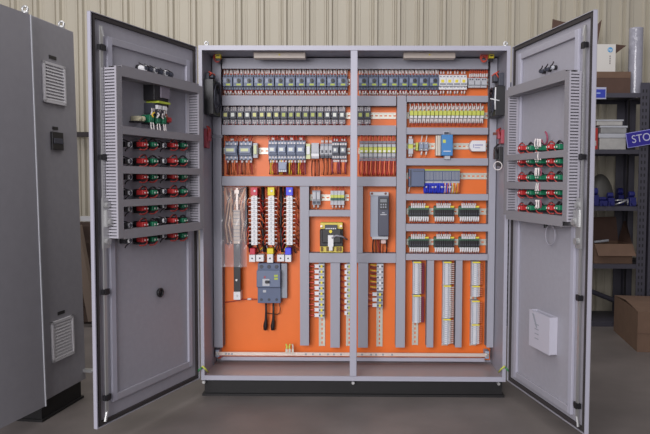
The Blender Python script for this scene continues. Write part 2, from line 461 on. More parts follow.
# ------------------------------------------------------------------ top row: motor breakers
def mk_mpcb():
    t = thing('motor_breaker', '', 'circuit breaker', group='blue-grey motor breakers in the top row')
    w = .0268; b = MB()
    b.box(-w, w, -.045, 0, -.042, .042); b.box(-w+.001, w-.001, -.066, -.045, -.024, .026)
    b.box(-w, w, -.05, -.045, .03, .04); b.box(-w, w, -.05, -.045, -.04, -.03)
    for x in (-.017, 0, .017):
        b.cyl((x, -.052, .035), (x, -.0495, .035), .005, 8, 1); b.cyl((x, -.052, -.035), (x, -.0495, -.035), .005, 8, 1)
        b.box(x-.007, x+.007, -.047, -.0448, .0265, .03, 1); b.box(x-.007, x+.007, -.047, -.0448, -.03, -.0265, 1)
    b.box(-.022, -.006, -.067, -.066, -.005, .018, 2)
    b.build('breaker_body', [BLUEG, DGREY, BLUEGL], t, bevel=.001)
    b = MB().cyl((.005, -.066, .006), (.005, -.074, .006), .0105, 14).box(.003, .007, -.082, -.074, -.004, .016)
    b.build('knob', BLACK, t)
    MB().box(-.008, .016, -.0672, -.066, -.02, -.010).build('label_strip', LIME, t)
    for i, x in enumerate((-.017, 0, .017)):
        wire(t, (x, -.048, .042), (x+R(-.004, .004), -.03, .082), W_RED, .0027, .004, W_WH, .12, .024)
        wire(t, (x, -.048, -.042), (x+R(-.004, .004), -.03, -.079), [W_RED, W_DRED, W_OR][i], .0027, .004, W_WH, .12, .022)
        wire(t, (x+.007, -.044, .042), (x+.008, -.026, .082), W_WH, .002, .003)
        wire(t, (x+.007, -.044, -.042), (x+.008, -.026, -.079), W_DRED, .002, .003, W_WH, .4, .012)
    return t
mp = Repeat(mk_mpcb)
xs = [228.0+10.4*i for i in range(12)]
for i, x in enumerate(xs):
    mp.put(at(x, 82.2, .06), 'blue-grey motor breaker with black knob, top row, %s from the left' % nth(i))
xs = [363.5+10.1*i for i in range(8)]
for i, x in enumerate(xs):
    mp.put(at(x-.3, 82.2, .06), 'blue-grey motor breaker with black knob, top row, %s right of the centre post' % nth(i))
o = MB().box(-.006, .006, -.035, 0, -.02, .02).box(-.004, .004, -.045, -.035, -.012, .012).build('end_stop', WHITE, None, at(347.2, 82.5, .04))
tag(o, 'small white end stop beside the last top row breaker left of the post', 'end stop')
def mk_mcb():
    t = thing('miniature_breaker', '', 'circuit breaker', group='white miniature breakers')
    w = .0187; b = MB()
    b.box(-w, w, -.042, 0, -.041, .041); b.box(-w, w, -.062, -.042, -.022, .024); b.box(-w, w, -.052, -.042, -.041, -.03)
    for x in (-.009, .009):
        b.box(x-.005, x+.005, -.0435, -.042, .028, .036, 1); b.box(x-.005, x+.005, -.0435, -.042, -.029, -.024, 1)
    b.build('breaker_body', [WHITE, MGREY], t, bevel=.001)
    MB().box(-.008, .008, -.0632, -.062, -.004, .012).build('label_strip', YEL, t)
    MB().box(-.015, .015, -.07, -.062, -.016, -.008).build('toggle', MGREY, t)
    for x in (-.009, .009):
        wire(t, (x, -.04, .041), (x+R(-.003, .003), -.03, .079), W_RED, .0027, .003, W_WH, .15, .014)
        wire(t, (x, -.04, -.041), (x+R(-.003, .003), -.03, -.079), W_RED if x < 0 else W_OR, .0027, .003, W_WH, .15, .016)
    return t
mc = Repeat(mk_mcb)
for i in range(4):
    mc.put(at(442.2+7.0*i, 82.4, .05), 'white miniature breaker with yellow label, %s of the four in the top row' % nth(i))
def mk_fuse():
    t = thing('fuse_terminal', '', 'terminal', group='grey fuse terminals at the right end of the top row')
    w = .017; b = MB().box(-w, w, -.035, 0, -.025, .028).box(-w+.002, w-.002, -.05, -.035, -.012, .012)
    b.cyl((-.006, -.035, .02), (-.006, -.039, .02), .004, 8, 1).cyl((.007, -.035, .02), (.007, -.039, .02), .004, 8, 1)
    b.build('terminal_body', [LGREY, DGREY], t, bevel=.001)
    for x in (-.008, .003, .01):
        wire(t, (x, -.03, .028), (x+R(-.006, .006), -.03, .075), W_RED, .003, .008, W_WH, .1, .02)
    return t
fz = Repeat(mk_fuse)
for i in range(3):
    fz.put(at(471+6.3*i, 83.2, .04), 'light grey fuse terminal with red wires, %s right of the miniature breakers' % nth(i))

# ------------------------------------------------------------------ second row: small relays
def mk_small(labm, lname):
    def f():
        t = thing('plug_relay', '', 'relay', group='small relays with square labels in the second row')
        w = .0183; b = MB()
        b.box(-w, w, -.03, 0, -.047, .047); b.box(-w+.001, w-.001, -.06, -.03, -.02, .02, 1)
        for x in (-.011, 0, .011):
            for z in (.03, .041, -.03, -.041):
                b.cyl((x, -.03, z), (x, -.033, z), .0035, 8, 2)
        b.build('relay_socket', [mat('socket_grey', (128, 126, 136), .5), DGREY, W_WH], t, bevel=.0008)
        MB().box(-.009, .009, -.0615, -.06, -.009, .011).build('label_plate', labm, t)
        for x in (-.012, -.004, .005, .012):
            wire(t, (x, -.032, .036), (x+R(-.003, .003), -.026, .0575), W_GR if x < 0 else W_WH, .0022, .002)
            wire(t, (x, -.032, -.036), (x+R(-.003, .003), -.026, -.0565), [W_PU, W_WH, W_GR, W_DRED][int((x+.012)*150)], .0022, .002)
        return t
    return f
sm = {'w': Repeat(mk_small(mat('label_white', (228, 232, 222), .5), 'white')), 'y': Repeat(mk_small(mat('label_yellow', (216, 216, 140), .5), 'yellow')), 'g': Repeat(mk_small(mat('label_lime', (176, 186, 96), .5), 'lime'))}
nm = {'w': 'white', 'y': 'pale yellow', 'g': 'lime'}
for i, k in enumerate('ywywyyyyggggggwwww'[:17]):
    sm[k].put(at(226+7.25*i, 115.3, .05), 'small plug relay with %s label, second row, %s from the left' % (nm[k], nth(i)))
for i in range(2):
    sm['g'].put(at(360.3+7.1*i, 115.3, .05), 'small plug relay with lime label, second row, %s right of the centre post' % nth(i))
# eighteen slim relays at right
def mk_slim():
    t = thing('slim_relay', '', 'relay', group='slim relays with yellow tops, second row right')
    w = .0106; b = MB()
    b.box(-w, w, -.03, 0, -.035, .035); b.box(-w+.0008, w-.0008, -.06, -.03, -.006, .02, 1); b.box(-w+.002, w-.002, -.05, -.03, -.02, -.006, 2)
    b.build('relay_body', [LGREY, YGR, WHITE], t, bevel=.0008)
    for sx in (-1, 1):
        wire(t, (sx*.002, -.04, .022), (sx*.008, -.032, .064), W_WH if sx < 0 else W_RED, .0026, .002, W_WH, .15, .02)
        wire(t, (sx*.003, -.036, -.022), (sx*.007, -.03, -.064), W_DRED if sx < 0 else W_RED, .0026, .002, W_WH, .02, .024)
    return t
sl = Repeat(mk_slim)
for i in range(18):
    sl.put(at(411.4+4.14*i, 114.6, .05), 'slim relay with yellow top and white ferrules, %s from the left of eighteen' % nth(i))

# ------------------------------------------------------------------ third row: contactors
def mk_contactor(w_px, lab, body=BLUEGL, front=BLUEG, wcol=(W_DRED, W_BR, W_OR), tall=.11):
    def f():
        t = thing('contactor', '', 'contactor', group='contactors in the third row')
        w = w_px*.00557/2; h = tall/2; b = MB()
        b.box(-w, w, -.05, 0, -h, h); b.box(-w+.001, w-.001, -.072, -.05, -h*.48, h*.5, 1)
        b.box(-w+.006, w-.006, -.085, -.072, -h*.25, h*.3)
        n = 3
        for k in range(n):
            x = -w+(k+.5)*2*w/n
            for z in (h*.7, -h*.7):
                b.cyl((x, -.05, z), (x, -.054, z), .0055, 8, 2); b.box(x-.0065, x+.0065, -.052, -.05, z+(h*.17 if z > 0 else -h*.29), z+(h*.29 if z > 0 else -h*.17), 3)
        b.box(-w, w, -.06, -.05, h*.56, h*.6); b.box(-w, w, -.06, -.05, -h*.6, -h*.56)
        b.build('contactor_body', [body, front, W_WH, DGREY], t, bevel=.001)
        MB().box(-w+.012, w-.016, -.0865, -.085, -h*.1, h*.2).build('label_plate', lab, t)
        for k in range(n):
            x = -w+(k+.5)*2*w/n
            for dx in (-.005, .004):
                wire(t, (x+dx, -.048, h), (x+dx+R(-.006, .006), -.03, h+.034), W_RED if dx < 0 else W_DRED, .0026, .004, W_WH if k == 1 else None, .1, .012)
                wire(t, (x+dx, -.048, -h), (x+dx+R(-.005, .005), -.035, -h-.079), wcol[(k+(dx > 0)) % len(wcol)], .0038, .006, W_WH if dx > 0 else None, .02, .012)
        return t
    return f
lw = mat('contactor_label', (214, 220, 170), .5)
cA = Repeat(mk_contactor(12.5, lw, tall=.105))
cB = Repeat(mk_contactor(8.9, MATS['label_white'], BLUEGL, BLUEG, (W_BK, W_YE, W_DRED, W_PU)))
yz = 150.7
cA.put(at(231.5, yz, .06), 'wide blue-grey contactor at the far left of the third row')
cA.put(at(245.8, yz, .06), 'wide blue-grey contactor second from the left in the third row')
o = MB().box(-.012, .012, -.05, 0, -.04, .042).box(-.008, .008, -.06, -.05, -.02, .03, 1).build('auxiliary_block', [LGREY, lw], None, at(255.6, yz, .05), bevel=.001)
tag(o, 'narrow pale auxiliary block right of the two wide contactors', 'contact block')
for i, x in enumerate((273, 282.3, 291.6, 300.9)):
    cB.put(at(x, yz-.5, .06), 'blue-grey contactor, %s of the four with black and yellow wires' % nth(i))
t = thing('overload_relay', 'small blue-grey overload relay hanging below the second of four contactors', 'relay', at(282.3, 167.2, .08))
MB().box(-.023, .023, -.06, 0, -.026, .028).box(-.02, .02, -.07, -.06, -.012, .016).build('relay_body', BLUEGL, t, bevel=.001)
b = MB()
for k in range(4): b.box(-.018+k*.01, -.012+k*.01, -.062, -.06, -.025, -.015)
b.build('terminal_row', WHITE, t)
o = MB().box(-.012, .012, -.045, 0, -.05, .035).box(-.009, .009, -.052, -.045, -.025, .02, 1).build('end_stop', [lw, WHITE], None, at(308.3, 150, .05), bevel=.001)
tag(o, 'cream and white end stop right of the four contactors', 'end stop')
t = thing('timer_relay', 'light grey timer relay beside the dark grey breakers in the third row', 'relay', at(315.3, 150.8, .06))
MB().box(-.021, .021, -.06, 0, -.043, .043).box(-.02, .02, -.066, -.06, -.012, .038).build('relay_body', LGREY, t, bevel=.001)
MB().box(-.021, .021, -.068, -.0601, -.032, -.016).build('label_plate', WHITE, t)
def mk_cb3():
    t = thing('slim_breaker', '', 'circuit breaker', group='slim grey breakers in the third row')
    w = .0102; b = MB().box(-w, w, -.05, 0, -.04, .042).box(-w, w, -.066, -.05, -.02, .026, 1).box(-w, w, -.055, -.05, -.04, -.026, 2)
    b.build('breaker_body', [MGREY, LGREY, DGREY], t, bevel=.001)
    MB().box(-.004, .004, -.074, -.066, -.01, .004).build('toggle', DGREY, t)
    for x in (-.005, .005):
        wire(t, (x, -.045, .042), (x, -.03, .082), W_OR, .0026, .004, W_WH, .1, .015)
        wire(t, (x, -.045, -.04), (x, -.03, -.132), W_OR if x < 0 else W_BR, .003, .006)
    return t
cb = Repeat(mk_cb3)
for i in range(3): cb.put(at(322.2+4.1*i, 151, .06), 'slim grey breaker with orange wires, %s of three beside the timer' % nth(i))
cC = Repeat(mk_contactor(7.2, MATS['label_white'], MGREY, DGREY, (W_PU, W_OR, W_OR), tall=.1))
cC.put(at(335.6, 150.6, .06), 'small dark contactor with white label, left one beside the centre post')
cC.put(at(343.2, 150.6, .06), 'small dark contactor with white label, touching the centre post')
t = thing('loose_wire', 'short orange wires between the timer and the duct below, third row', 'wire', at(315, 163, .04))
for k in range(5): wire(t, (-.018+k*.009, 0, .018), (-.018+k*.009+R(-.004, .004), .0, -.072), W_OR if k % 2 else W_BR, .0028, .004)
def mk_yrel():
    t = thing('interface_relay', '', 'relay', group='interface relays with white dots, third row')
    w = .0118; b = MB().box(-w, w, -.03, 0, -.045, .04).box(-w+.001, w-.001, -.06, -.03, -.012, .018, 1).box(-w+.001, w-.001, -.045, -.03, -.034, -.014, 2)
    b.box(-w+.001, w-.001, -.045, -.03, .02, .034, 2)
    b.build('relay_body', [MGREY, YGR, LGREY], t, bevel=.001)
    MB().box(-.007, .006, -.0615, -.06, -.01, .001).build('label_plate', WHITE, t)
    for x in (-.0035, .0035):
        wire(t, (x, -.034, -.045), (x+R(-.005, .005), -.034, -.138), W_OR if x > 0 else W_RED, .0034, .006)
        wire(t, (x, -.034, .04), (x+R(-.003, .003), -.034, .088), W_RED, .003, .004)
    for x in (-.007, 0, .007):
        wire(t, (x, -.035, .04), (x+R(-.003, .003), -.03, .088), (W_RED, W_OR, W_RED)[int(x*140)+1], .0032, .003, W_GR, .02, .012)
        wire(t, (x, -.035, -.045), (x+R(-.005, .005), -.03, -.138), (W_RED, W_DRED, W_RED)[int(x*140)+1], .0034, .006, W_GR, .02, .01)
    return t
yr = Repeat(mk_yrel)
for i in range(8): yr.put(at(361.7+4.55*i, 150.6, .05), 'yellow topped interface relay over red wires, %s right of the post' % nth(i))

# ------------------------------------------------------------------ right, power supply row
t = thing('terminal_block', 'pale terminal block at the left end of the power supply row', 'terminal', at(410.6, 146.5, .045))
MB().box(-.013, .013, -.05, 0, -.042, -.012).box(-.013, .013, -.05, 0, .012, .042).box(-.013, .013, -.045, 0, -.012, .012, 1).build('terminal_body', [LGREY, YGR], t, bevel=.001)
for x in (-.006, .006):
    wire(t, (x, -.04, .042), (x, -.035, .063), W_RED, .003, .003, W_WH, .1, .012); wire(t, (x, -.04, -.042), (x, -.035, -.062), W_RED, .003, .003, W_WH, .1, .012)
o = MB().box(-.007, .007, -.04, 0, -.022, .022).box(-.005, .005, -.05, -.04, -.012, .012).build('end_stop', YGR, None, at(417, 146.5, .045), bevel=.001)
tag(o, 'small yellow end stop in the power supply row', 'end stop')
def mk_tb():
    t = thing('terminal_block', '', 'terminal', group='grey feed-through terminals left of the power supply')
    w = .0125; b = MB().box(-w, w, -.045, 0, -.024, .024).box(-w+.003, w-.003, -.055, -.045, -.012, .012, 1)
    b.cyl((0, -.045, .018), (0, -.049, .018), .005, 8, 2).cyl((0, -.045, -.018), (0, -.049, -.018), .005, 8, 2)
    b.build('terminal_body', [MGREY, BLUEGL, STEEL], t, bevel=.001)
    wire(t, (-.003, -.04, .024), (R(-.006, .006), -.035, .063), W_WH, .003, .004); wire(t, (.003, -.04, -.024), (R(-.006, .006), -.035, -.062), W_OR, .003, .004, W_WH, .1, .02)
    return t
tb = Repeat(mk_tb)
for i in range(2): tb.put(at(421.3+4.7*i, 146.5, .045), 'grey feed-through terminal with white wire, %s left of the power supply' % ('further' if i == 0 else 'nearer'))
t = thing('power_supply', 'bright blue power supply with pale side fins on the right hand rail', 'power supply', at(446, 145.6, .06))
MB().box(-.03, .031, -.1, 0, -.057, .057).build('supply_case', PSBLUE, t, bevel=.002)
b = MB()
for k in range(3): b.box(-.056+k*.009, -.050+k*.009, -.06, 0, -.055, .055)
b.box(-.05, -.03, -.01, 0, -.055, .055)
b.build('heat_sink', mat('cream_fin', (232, 222, 206), .5), t)
MB().box(-.02, .012, -.09, -.03, .058, .076).box(-.016, .008, -.096, -.09, .06, .072, 1).build('terminal_row', [LGREY, DGREY], t)
MB().box(-.012, .018, -.09, -.03, -.076, -.058).build('terminal_row', LGREY, t)
MB().box(-.024, -.008, -.1015, -.1, .012, .03).box(-.02, .02, -.1015, -.1, -.035, -.031, 1).build('label_plate', [YGR, WHITE], t)
t = thing('signal_converter', 'flat white box with chamfered left end at the right of the supply row', 'module', at(478, 146, .06))
MB().prism([(-.046, -.012), (-.034, -.03), (.042, -.03), (.042, .03), (-.034, .03), (-.046, .012)], -.06, 0).build('converter_case', WHITE, t, bevel=.002)
MB().box(-.02, .025, -.0615, -.06, .002, .008).box(-.02, .01, -.0615, -.06, -.012, -.008).box(-.028, -.024, -.0615, -.06, -.01, .01).build('print_marks', mat('faint_print', (150, 150, 190), .6), t)

# ------------------------------------------------------------------ controller
t = thing('controller_unit', 'dark blue-grey controller processor at the left of its rail', 'controller', at(416.4, 177.7, .06))
MB().box(-.043, .043, -.075, 0, -.05, .05).box(-.028, .042, -.083, -.075, -.048, .046).build('controller_case', BLUEG, t, bevel=.002)
MB().box(-.038, -.031, -.078, -.075, -.044, .044).box(-.022, .036, -.0845, -.083, .034, .038).build('port_strip', DGREY, t)
MB().box(-.043, -.034, -.077, -.075, -.004, .004).build('switch', W_RED, t)
wire(t, (-.036, -.06, -.05), (-.04, -.04, -.08), W_WH, .003, .004)
def mk_io(cols):
    def f():
        t = thing('controller_module', '', 'controller module', group='input and output modules beside the processor')
        w = .0242; b = MB().box(-w, w, -.07, 0, -.031, .026).box(-w, w, -.072, 0, .026, .033, 1)
        for k in range(6): b.box(-w+.004+k*.0075, -w+.008+k*.0075, -.0715, -.07, -.025, .02, 2)
        b.build('module_case', [BLUEG, LIME, MGREY], t, bevel=.001)
        b = MB().box(-w+.001, w-.001, -.06, -.01, -.042, -.031)
        b.build('terminal_row', LGREY, t)
        n = 9
        for k in range(n):
            x = -w+(k+.5)*2*w/n
            for j in range(2):
                wire(t, (x, -.056+j*.012, -.042), (x+R(-.004, .004), -.035+j*.01, -.1), cols[(k+j*2) % len(cols)], .0027, .004, W_WH if cols[0] is W_BL and (k+j) % 6 == 2 else None, .3, .01)
        return t
    return f
for i, cols in enumerate(((W_BL,), (W_BL,), (W_BL, W_BL, W_OR, W_WH), (W_OR, W_WH, W_YE, W_OR))):
    nmz = ('only blue wires, next to the processor', 'only blue wires, second from the processor', 'blue and orange wires mixed', 'orange and yellow wires, at the right end')[i]
    Repeat(mk_io(cols)).put(at(428.9+8.75*i, 175.4, .06), 'grey controller module with lime top and ' + nmz)

# ------------------------------------------------------------------ relay boards
def mk_board():
    t = thing('relay_board', '', 'relay board', group='eight-relay boards in two rows')
    w = .056; b = MB().box(-w, w, -.03, 0, -.03, .03).box(-w-.002, w+.002, -.034, -.03, .012, .03, 1)
    b.build('carrier', [DGREEN, mat('board_green', (74, 112, 88), .5)], t, bevel=.001)
    b = MB().box(-w+.012, w-.02, -.034, -.03, .022, .03)
    for k in range(8): b.box(-w+.013+k*.0098, -w+.0195+k*.0098, -.05, -.034, .022, .036)
    b.build('terminal_row', WHITE, t)
    b = MB().box(-w+.004, w-.002, -.034, -.03, -.036, -.026)
    for k in range(9): b.box(-w+.005+k*.0122, -w+.0125+k*.0122, -.05, -.034, -.044, -.026)
    b.build('terminal_row', WHITE, t)
    MB().box(w-.022, w, -.04, -.034, .024, .033).build('label_strip', YEL, t)
    MB().box(-w, -w+.01, -.04, -.034, .03, .036).build('clip', BLACK, t)
    for k in range(9):
        x = -w+.008+k*.0122
        MB().box(x-.0048, x+.0048, -.056, -.034, -.022, .012).box(x-.003, x+.003, -.0575, -.056, -.016, -.006, 1).build('relay', [BLACK, DGREY], t)
        wire(t, (x, -.045, -.042), (x+R(-.002, .002), -.035, -.066), W_DRED, .0028, .001, W_WH, .02, .012)
        if k < 7: wire(t, (x+.008, -.044, .036), (x+.008+R(-.002, .002), -.035, .06), W_PU if k % 3 else W_RED, .0028, .001, W_WH, .02, .012)
    return t
bd = Repeat(mk_board)
for r_, y in enumerate((211.8, 242.6)):
    for i, x in enumerate((418.7, 444, 469)):
        bd.put(at(x, y, .045), 'green board with black relays, %s row, %s of three' % (('upper', 'lower')[r_], ('left', 'middle', 'right')[i]))

# ------------------------------------------------------------------ busbars, cables, main breaker
def busbar(px, colm, cname, side):
    p0 = P(px, 187.3, YP-.09); p1 = P(px, 245, YP-.09)
    t = thing('busbar_column', 'vertical column of white clamps with %s cap at top' % cname, 'busbar', (p0.x, YP-.001, (p0.z+p1.z)/2), group='three busbar columns')
    hh = (p0.z-p1.z)/2; w = .0165
    MB().box(-.012, .012, -.072, -.062, -hh, hh-.02).box(-.01, .01, -.062, 0, -hh+.02, -hh+.05).box(-.01, .01, -.062, 0, hh-.07, hh-.04).build('bar', COPPER, t)
    MB().box(-w-.002, w+.002, -.1, -.05, hh-.045, hh).cyl((.004, -.1, hh-.02), (.004, -.104, hh-.02), .007, 10, 1).build('colour_cap', [colm, WHITE], t, bevel=.003)
    n = 12; st = (2*hh-.05)/n
    for k in range(n):
        z = hh-.05-(k+.5)*st
        b = MB().box(-w, w, -.095, -.072, z-st/2+.0008, z+st/2-.0008).cyl((0, -.095, z), (0, -.0965, z), .006, 8, 1)
        for sx in (-1, 1):
            b.cyl((sx*w, -.085, z), (sx*(w+.014), -.085, z), .0024, 6, 2)
        b.build('clamp', [WHITE, LGREY, W_WH], t)
        for sx in (-1, 1):
            m_ = random.choice((W_OR, W_BR, W_RED, W_OR, W_DRED))
            wire(t, (sx*(w+.014), -.085, z), (sx*(w+.028), -.04, z-R(.01, .05)), m_, .0034, .006)
    return t
busbar(254.2, mat('phase_red', (196, 40, 66), .45), 'red', -1)
busbar(271.2, mat('phase_yellow', (226, 206, 30), .45), 'yellow', 0)
busbar(289.5, mat('phase_blue', (62, 70, 226), .45), 'blue', 1)
def cable(pts, r, m, label, name='power_cable', group='black power cables around the busbars'):
    ps = [Vector(p) for p in pts]; o0 = ps[0]
    o = MB().tube([p-o0 for p in ps], r, 8).build(name, m, None, o0, smooth=True)
    return tag(o, label, 'cable', group)
def Q(px, py, dep): return P(px, py, YP-dep)
for (x0, x1, lb) in ((246.3, 249.3, 'black cable running down left of the red busbar column'), (262.6, 263.5, 'black cable between the red and yellow busbar columns'), (280.8, 281.5, 'black cable between the yellow and blue busbar columns')):
    cable([Q(x0, 187, .03), Q(x0+.5, 205, .04), Q((x0+x1)/2-.7, 225, .035), Q(x1, 240, .045), Q(x1+1, 252, .04)], .009, W_BK, lb)
t = thing('wire_bundle', 'loose brown and orange wires crowded between the busbar columns', 'wires', Q(271, 215, .01))
o0 = Q(271, 215, .01)
for xx in [243, 245, 260, 261.5, 265, 266.5, 278, 279.3, 283.2, 284.5, 295.5, 297.3, 298.6]:
    for k in range(2):
        wire(t, Q(xx+R(-.8, .8), 187, .012)-o0, Q(xx+R(-1.2, 1.2), R(238, 252), .014)-o0, random.choice((W_BR, W_OR, W_RED, W_DRED, W_BK, W_OR)), .0036, .012)
t = thing('wire_bundle', 'tangle of short wires where the busbar columns end above the main breaker', 'wires', Q(270, 248, .02))
o0 = Q(270, 248, .02)
for k in range(26):
    xx = R(246, 295)
    wire(t, Q(xx, 244+R(-3, 2), .02+R(0, .03))-o0, Q(xx+R(-7, 7), 252+R(-2, 3), .03)-o0, random.choice((W_BK, W_BR, W_BK, W_GR, W_DRED, W_YE)), .003, .012)
# phase connectors into the main breaker
for (cn, colm, cap, whites, lb) in (('red', 'phase_red', (249.6, 255, 248.4, 254.6), ((249, 255, 254.8, 262), (256, 263.4, 255, 261.6)), 'white cable connector with red cap at the top left of the main breaker'),
        ('yellow', 'phase_yellow', (267, 273.3, 248.4, 254), ((267, 272.8, 254.2, 262.8),), 'white cable connector with yellow cap above the middle of the main breaker'),
        ('blue', 'phase_blue', (285, 291, 248, 254.8), ((277, 284, 255, 261.6), (285, 291, 255, 262)), 'white cable connector with blue cap at the top right of the main breaker')):
    c = Q((cap[0]+cap[1])/2, 255, .09)
    t = thing('cable_connector', lb, 'connector', (c.x, YP-.001, c.z), group='three phase connectors over the main breaker')
    a, e = Q(cap[0], cap[3], .09), Q(cap[1], cap[2], .09)
    MB().box(a.x-c.x, e.x-c.x, -.09, -.01, a.z-c.z, e.z-c.z).build('colour_cap', MATS[colm], t, bevel=.003)
    for wv in whites:
        a, e = Q(wv[0], wv[3], .09), Q(wv[1], wv[2], .09)
        b = MB().box(a.x-c.x, e.x-c.x, -.085, -.012, a.z-c.z, e.z-c.z)
        m_ = (a+e)/2-c; b.cyl((m_.x, -.085, m_.z), (m_.x, -.087, m_.z), .005, 8, 1)
        b.build('shroud', [WHITE, DGREY], t, bevel=.002)
c = Q(268.7, 283, .09)
t = thing('main_breaker', 'large blue-grey moulded main breaker below the coloured connectors', 'circuit breaker', (c.x, YP-.001, c.z))
def lb(x0, x1, y0, y1, d0, d1, b, m=0):
    a, e = Q(x0, y1, d1), Q(x1, y0, d1); b.box(a.x-c.x, e.x-c.x, -d1, -d0, a.z-c.z, e.z-c.z, m)
b = MB(); lb(257.8, 280.2, 263.4, 270, 0, .07, b); lb(257.8, 280.6, 287.8, 303, 0, .075, b); lb(257.6, 280.4, 269, 289, 0, .072, b)
for x in (261.5, 269, 276.6):
    q = Q(x, 266.7, .07)-c; b.cyl((q.x, -.07, q.z), (q.x, -.073, q.z), .011, 10, 1)
    q = Q(x, 299.6, .075)-c; b.cyl((q.x, -.075, q.z), (q.x, -.078, q.z), .008, 10, 1)
b.build('breaker_base', [BLUEG, DGREY], t, bevel=.003)
b = MB(); lb(256.6, 280.3, 270.4, 287.4, .073, .098, b); b.build('breaker_cover', mat('breaker_cover_plastic', (100, 112, 138), .45), t, bevel=.004)
b = MB(); lb(262.5, 269.5, 279, 286, .098, .102, b); b.build('toggle_plate', LGREY, t)
b = MB(); lb(265, 269, 280.8, 283.4, .102, .118, b); b.build('toggle', BLACK, t, bevel=.002)
b = MB(); lb(274.2, 277.8, 274.8, 276.8, .098, .0995, b); lb(274.2, 277.8, 277.8, 279.6, .098, .0995, b); b.build('label_plate', LIME, t)
b = MB(); lb(263, 266, 290, 292.4, .075, .0765, b); lb(264, 265.6, 276, 278.4, .098, .0995, b, 1); b.build('marking_plate', [LGREY, PINK], t)
q0, q1 = Q(281.3, 298, .05), Q(287, 263.5, .05)
o = MB().box(-(q1.x-q0.x)/2, (q1.x-q0.x)/2, -.05, 0, -(q1.z-q0.z)/2, (q1.z-q0.z)/2).box(-.004, -.002, -.052, -.05, -.08, .08, 1).build('insulating_barrier', [MGREY, LGREY], None, ((q0.x+q1.x)/2, YP-.001, (q0.z+q1.z)/2), bevel=.002)
tag(o, 'upright grey insulating slab directly right of the main breaker', 'barrier')
for x, lbz in ((265.2, 'black taped cable tail hanging left under the main breaker'), (272.6, 'black taped cable tail hanging right under the main breaker')):
    ps = [Q(x+.8, 303.4, .045), Q(x+.9, 312, .04), Q(x+.8, 320, .035), Q(x+.2, 326, .03), Q(x+.1, 330, .03)]
    o0 = ps[0]; o = MB().tube([p-o0 for p in ps], [.006, .006, .008, .013, .010], 8).build('cable_tail', W_BK, None, o0, smooth=True)
    tag(o, lbz, 'cable', 'two cable tails under the main breaker')
cable([Q(279.5, 303.4, .04), Q(280.2, 308, .03), Q(279.8, 313, .025), Q(277, 314.4, .02), Q(272, 313.6, .015), Q(267, 313.2, .015)], .0022, W_BK, 'thin black wire looping under the right corner of the main breaker', 'thin_wire', None)
ps = [Q(222.6, 302.6, .02), Q(232, 301.4, .012), Q(242, 299.6, .012), Q(250, 299, .02), Q(256.8, 299.2, .04)]
t = thing('thin_wire', 'thin dark wire running level from the left duct to the main breaker', 'wire', ps[0])
MB().tube([p-ps[0] for p in ps], .0028, 6).build('wire', W_DRED, t, smooth=True)
MB().tube([Q(247.6, 299.1, .019)-ps[0], Q(251.4, 299, .021)-ps[0]], .006, 8).build('ferrule', W_WH, t, smooth=True)
# neutral bar with clear plastic sheet over it
c = Q(237, 270, .07)
t = thing('neutral_bar', 'upright black neutral bar with white foot left of the main breaker', 'busbar', (c.x, YP-.001, c.z))
b = MB(); lb(233.8, 240.4, 244, 291.6, .05, .068, b); b.build('insulated_bar', BLACK, t, bevel=.002)
b = MB(); lb(233.6, 240.4, 291.8, 299.8, 0, .07, b); q = Q(237, 295.6, .07)-c; b.cyl((q.x, -.07, q.z), (q.x, -.073, q.z), .007, 10, 1); b.build('support_foot', [WHITE, STEEL], t, bevel=.002)
b = MB(); q = Q(236.6, 280, .068)-c; b.cyl((q.x, -.068, q.z), (q.x, -.072, q.z), .006, 10); b.build('bolt', STEEL, t)
b = MB(); lb(233.6, 239.6, 210, 243.6, .045, .07, b, 0)
for k in range(9): lb(233.4, 239.8, 211+k*3.6, 211.6+k*3.6, .07, .0712, b, 1)
b.build('clamp_row', [mat('clamp_ivory', (222, 206, 190), .5), MGREY], t)
b = MB(); lb(236, 238, 188, 210, .05, .06, b); lb(234.5, 238.8, 190, 193.5, .05, .068, b); b.build('bar_head', COPPER, t)
t = thing('wire_bundle', 'bundle of bare copper coloured wires looping behind the clear sheet', 'wires', c)
for k in range(30):
    x0 = R(222.5, 246); 
    wire(t, Q(x0, 187.5+R(0, 4), .03+R(0, .02))-c, Q(R(223, 246), R(236, 246), .03)-c, (W_CU, W_CL, W_CL, W_BR, W_CU)[k % 5], .0042, .02)
for k in range(5):
    ps = [Q(x, y, .042)-c for x, y in ((226+k*2, 244-k), (224+k*1.6, 225), (228+k, 200+k*2), (236, 191+k), (242-k*.6, 200+k), (244-k*.5, 225), (241, 243-k))]
    MB().tube(ps, .0042, 6).build('wire', W_CL if k % 2 else W_BR, t, smooth=True)
m_ = bpy.data.materials.new('clear_plastic_sheet'); m_.use_nodes = True; nt = m_.node_tree
pb_ = nt.nodes['Principled BSDF']; pb_.inputs['Base Color'].default_value = (.72, .72, .78, 1); pb_.inputs['Roughness'].default_value = .12; pb_.inputs['Alpha'].default_value = .22
nz = nt.nodes.new('ShaderNodeTexNoise'); nz.inputs['Scale'].default_value = 9; bp = nt.nodes.new('ShaderNodeBump'); bp.inputs['Strength'].default_value = .5
nt.links.new(nz.outputs['Fac'], bp.inputs['Height']); nt.links.new(bp.outputs['Normal'], pb_.inputs['Normal'])
b = MB(); nx, nzc = 8, 20; a0 = P(220.6, 186.5, YP-.088); a1 = P(247, 267, YP-.088)
for j in range(nzc+1):
    for i in range(nx+1):
        x = a0.x+(a1.x-a0.x)*i/nx; z = a0.z+(a1.z-a0.z)*j/nzc
        b.v.append((x-c.x, -.088+.006*math.sin(i*1.3+j*.5)+.004*math.sin(j*1.1), z-c.z))
for j in range(nzc):
    for i in range(nx):
        q = j*(nx+1)+i; b.f.append((q, q+1, q+nx+2, q+nx+1)); b.m.append(0)
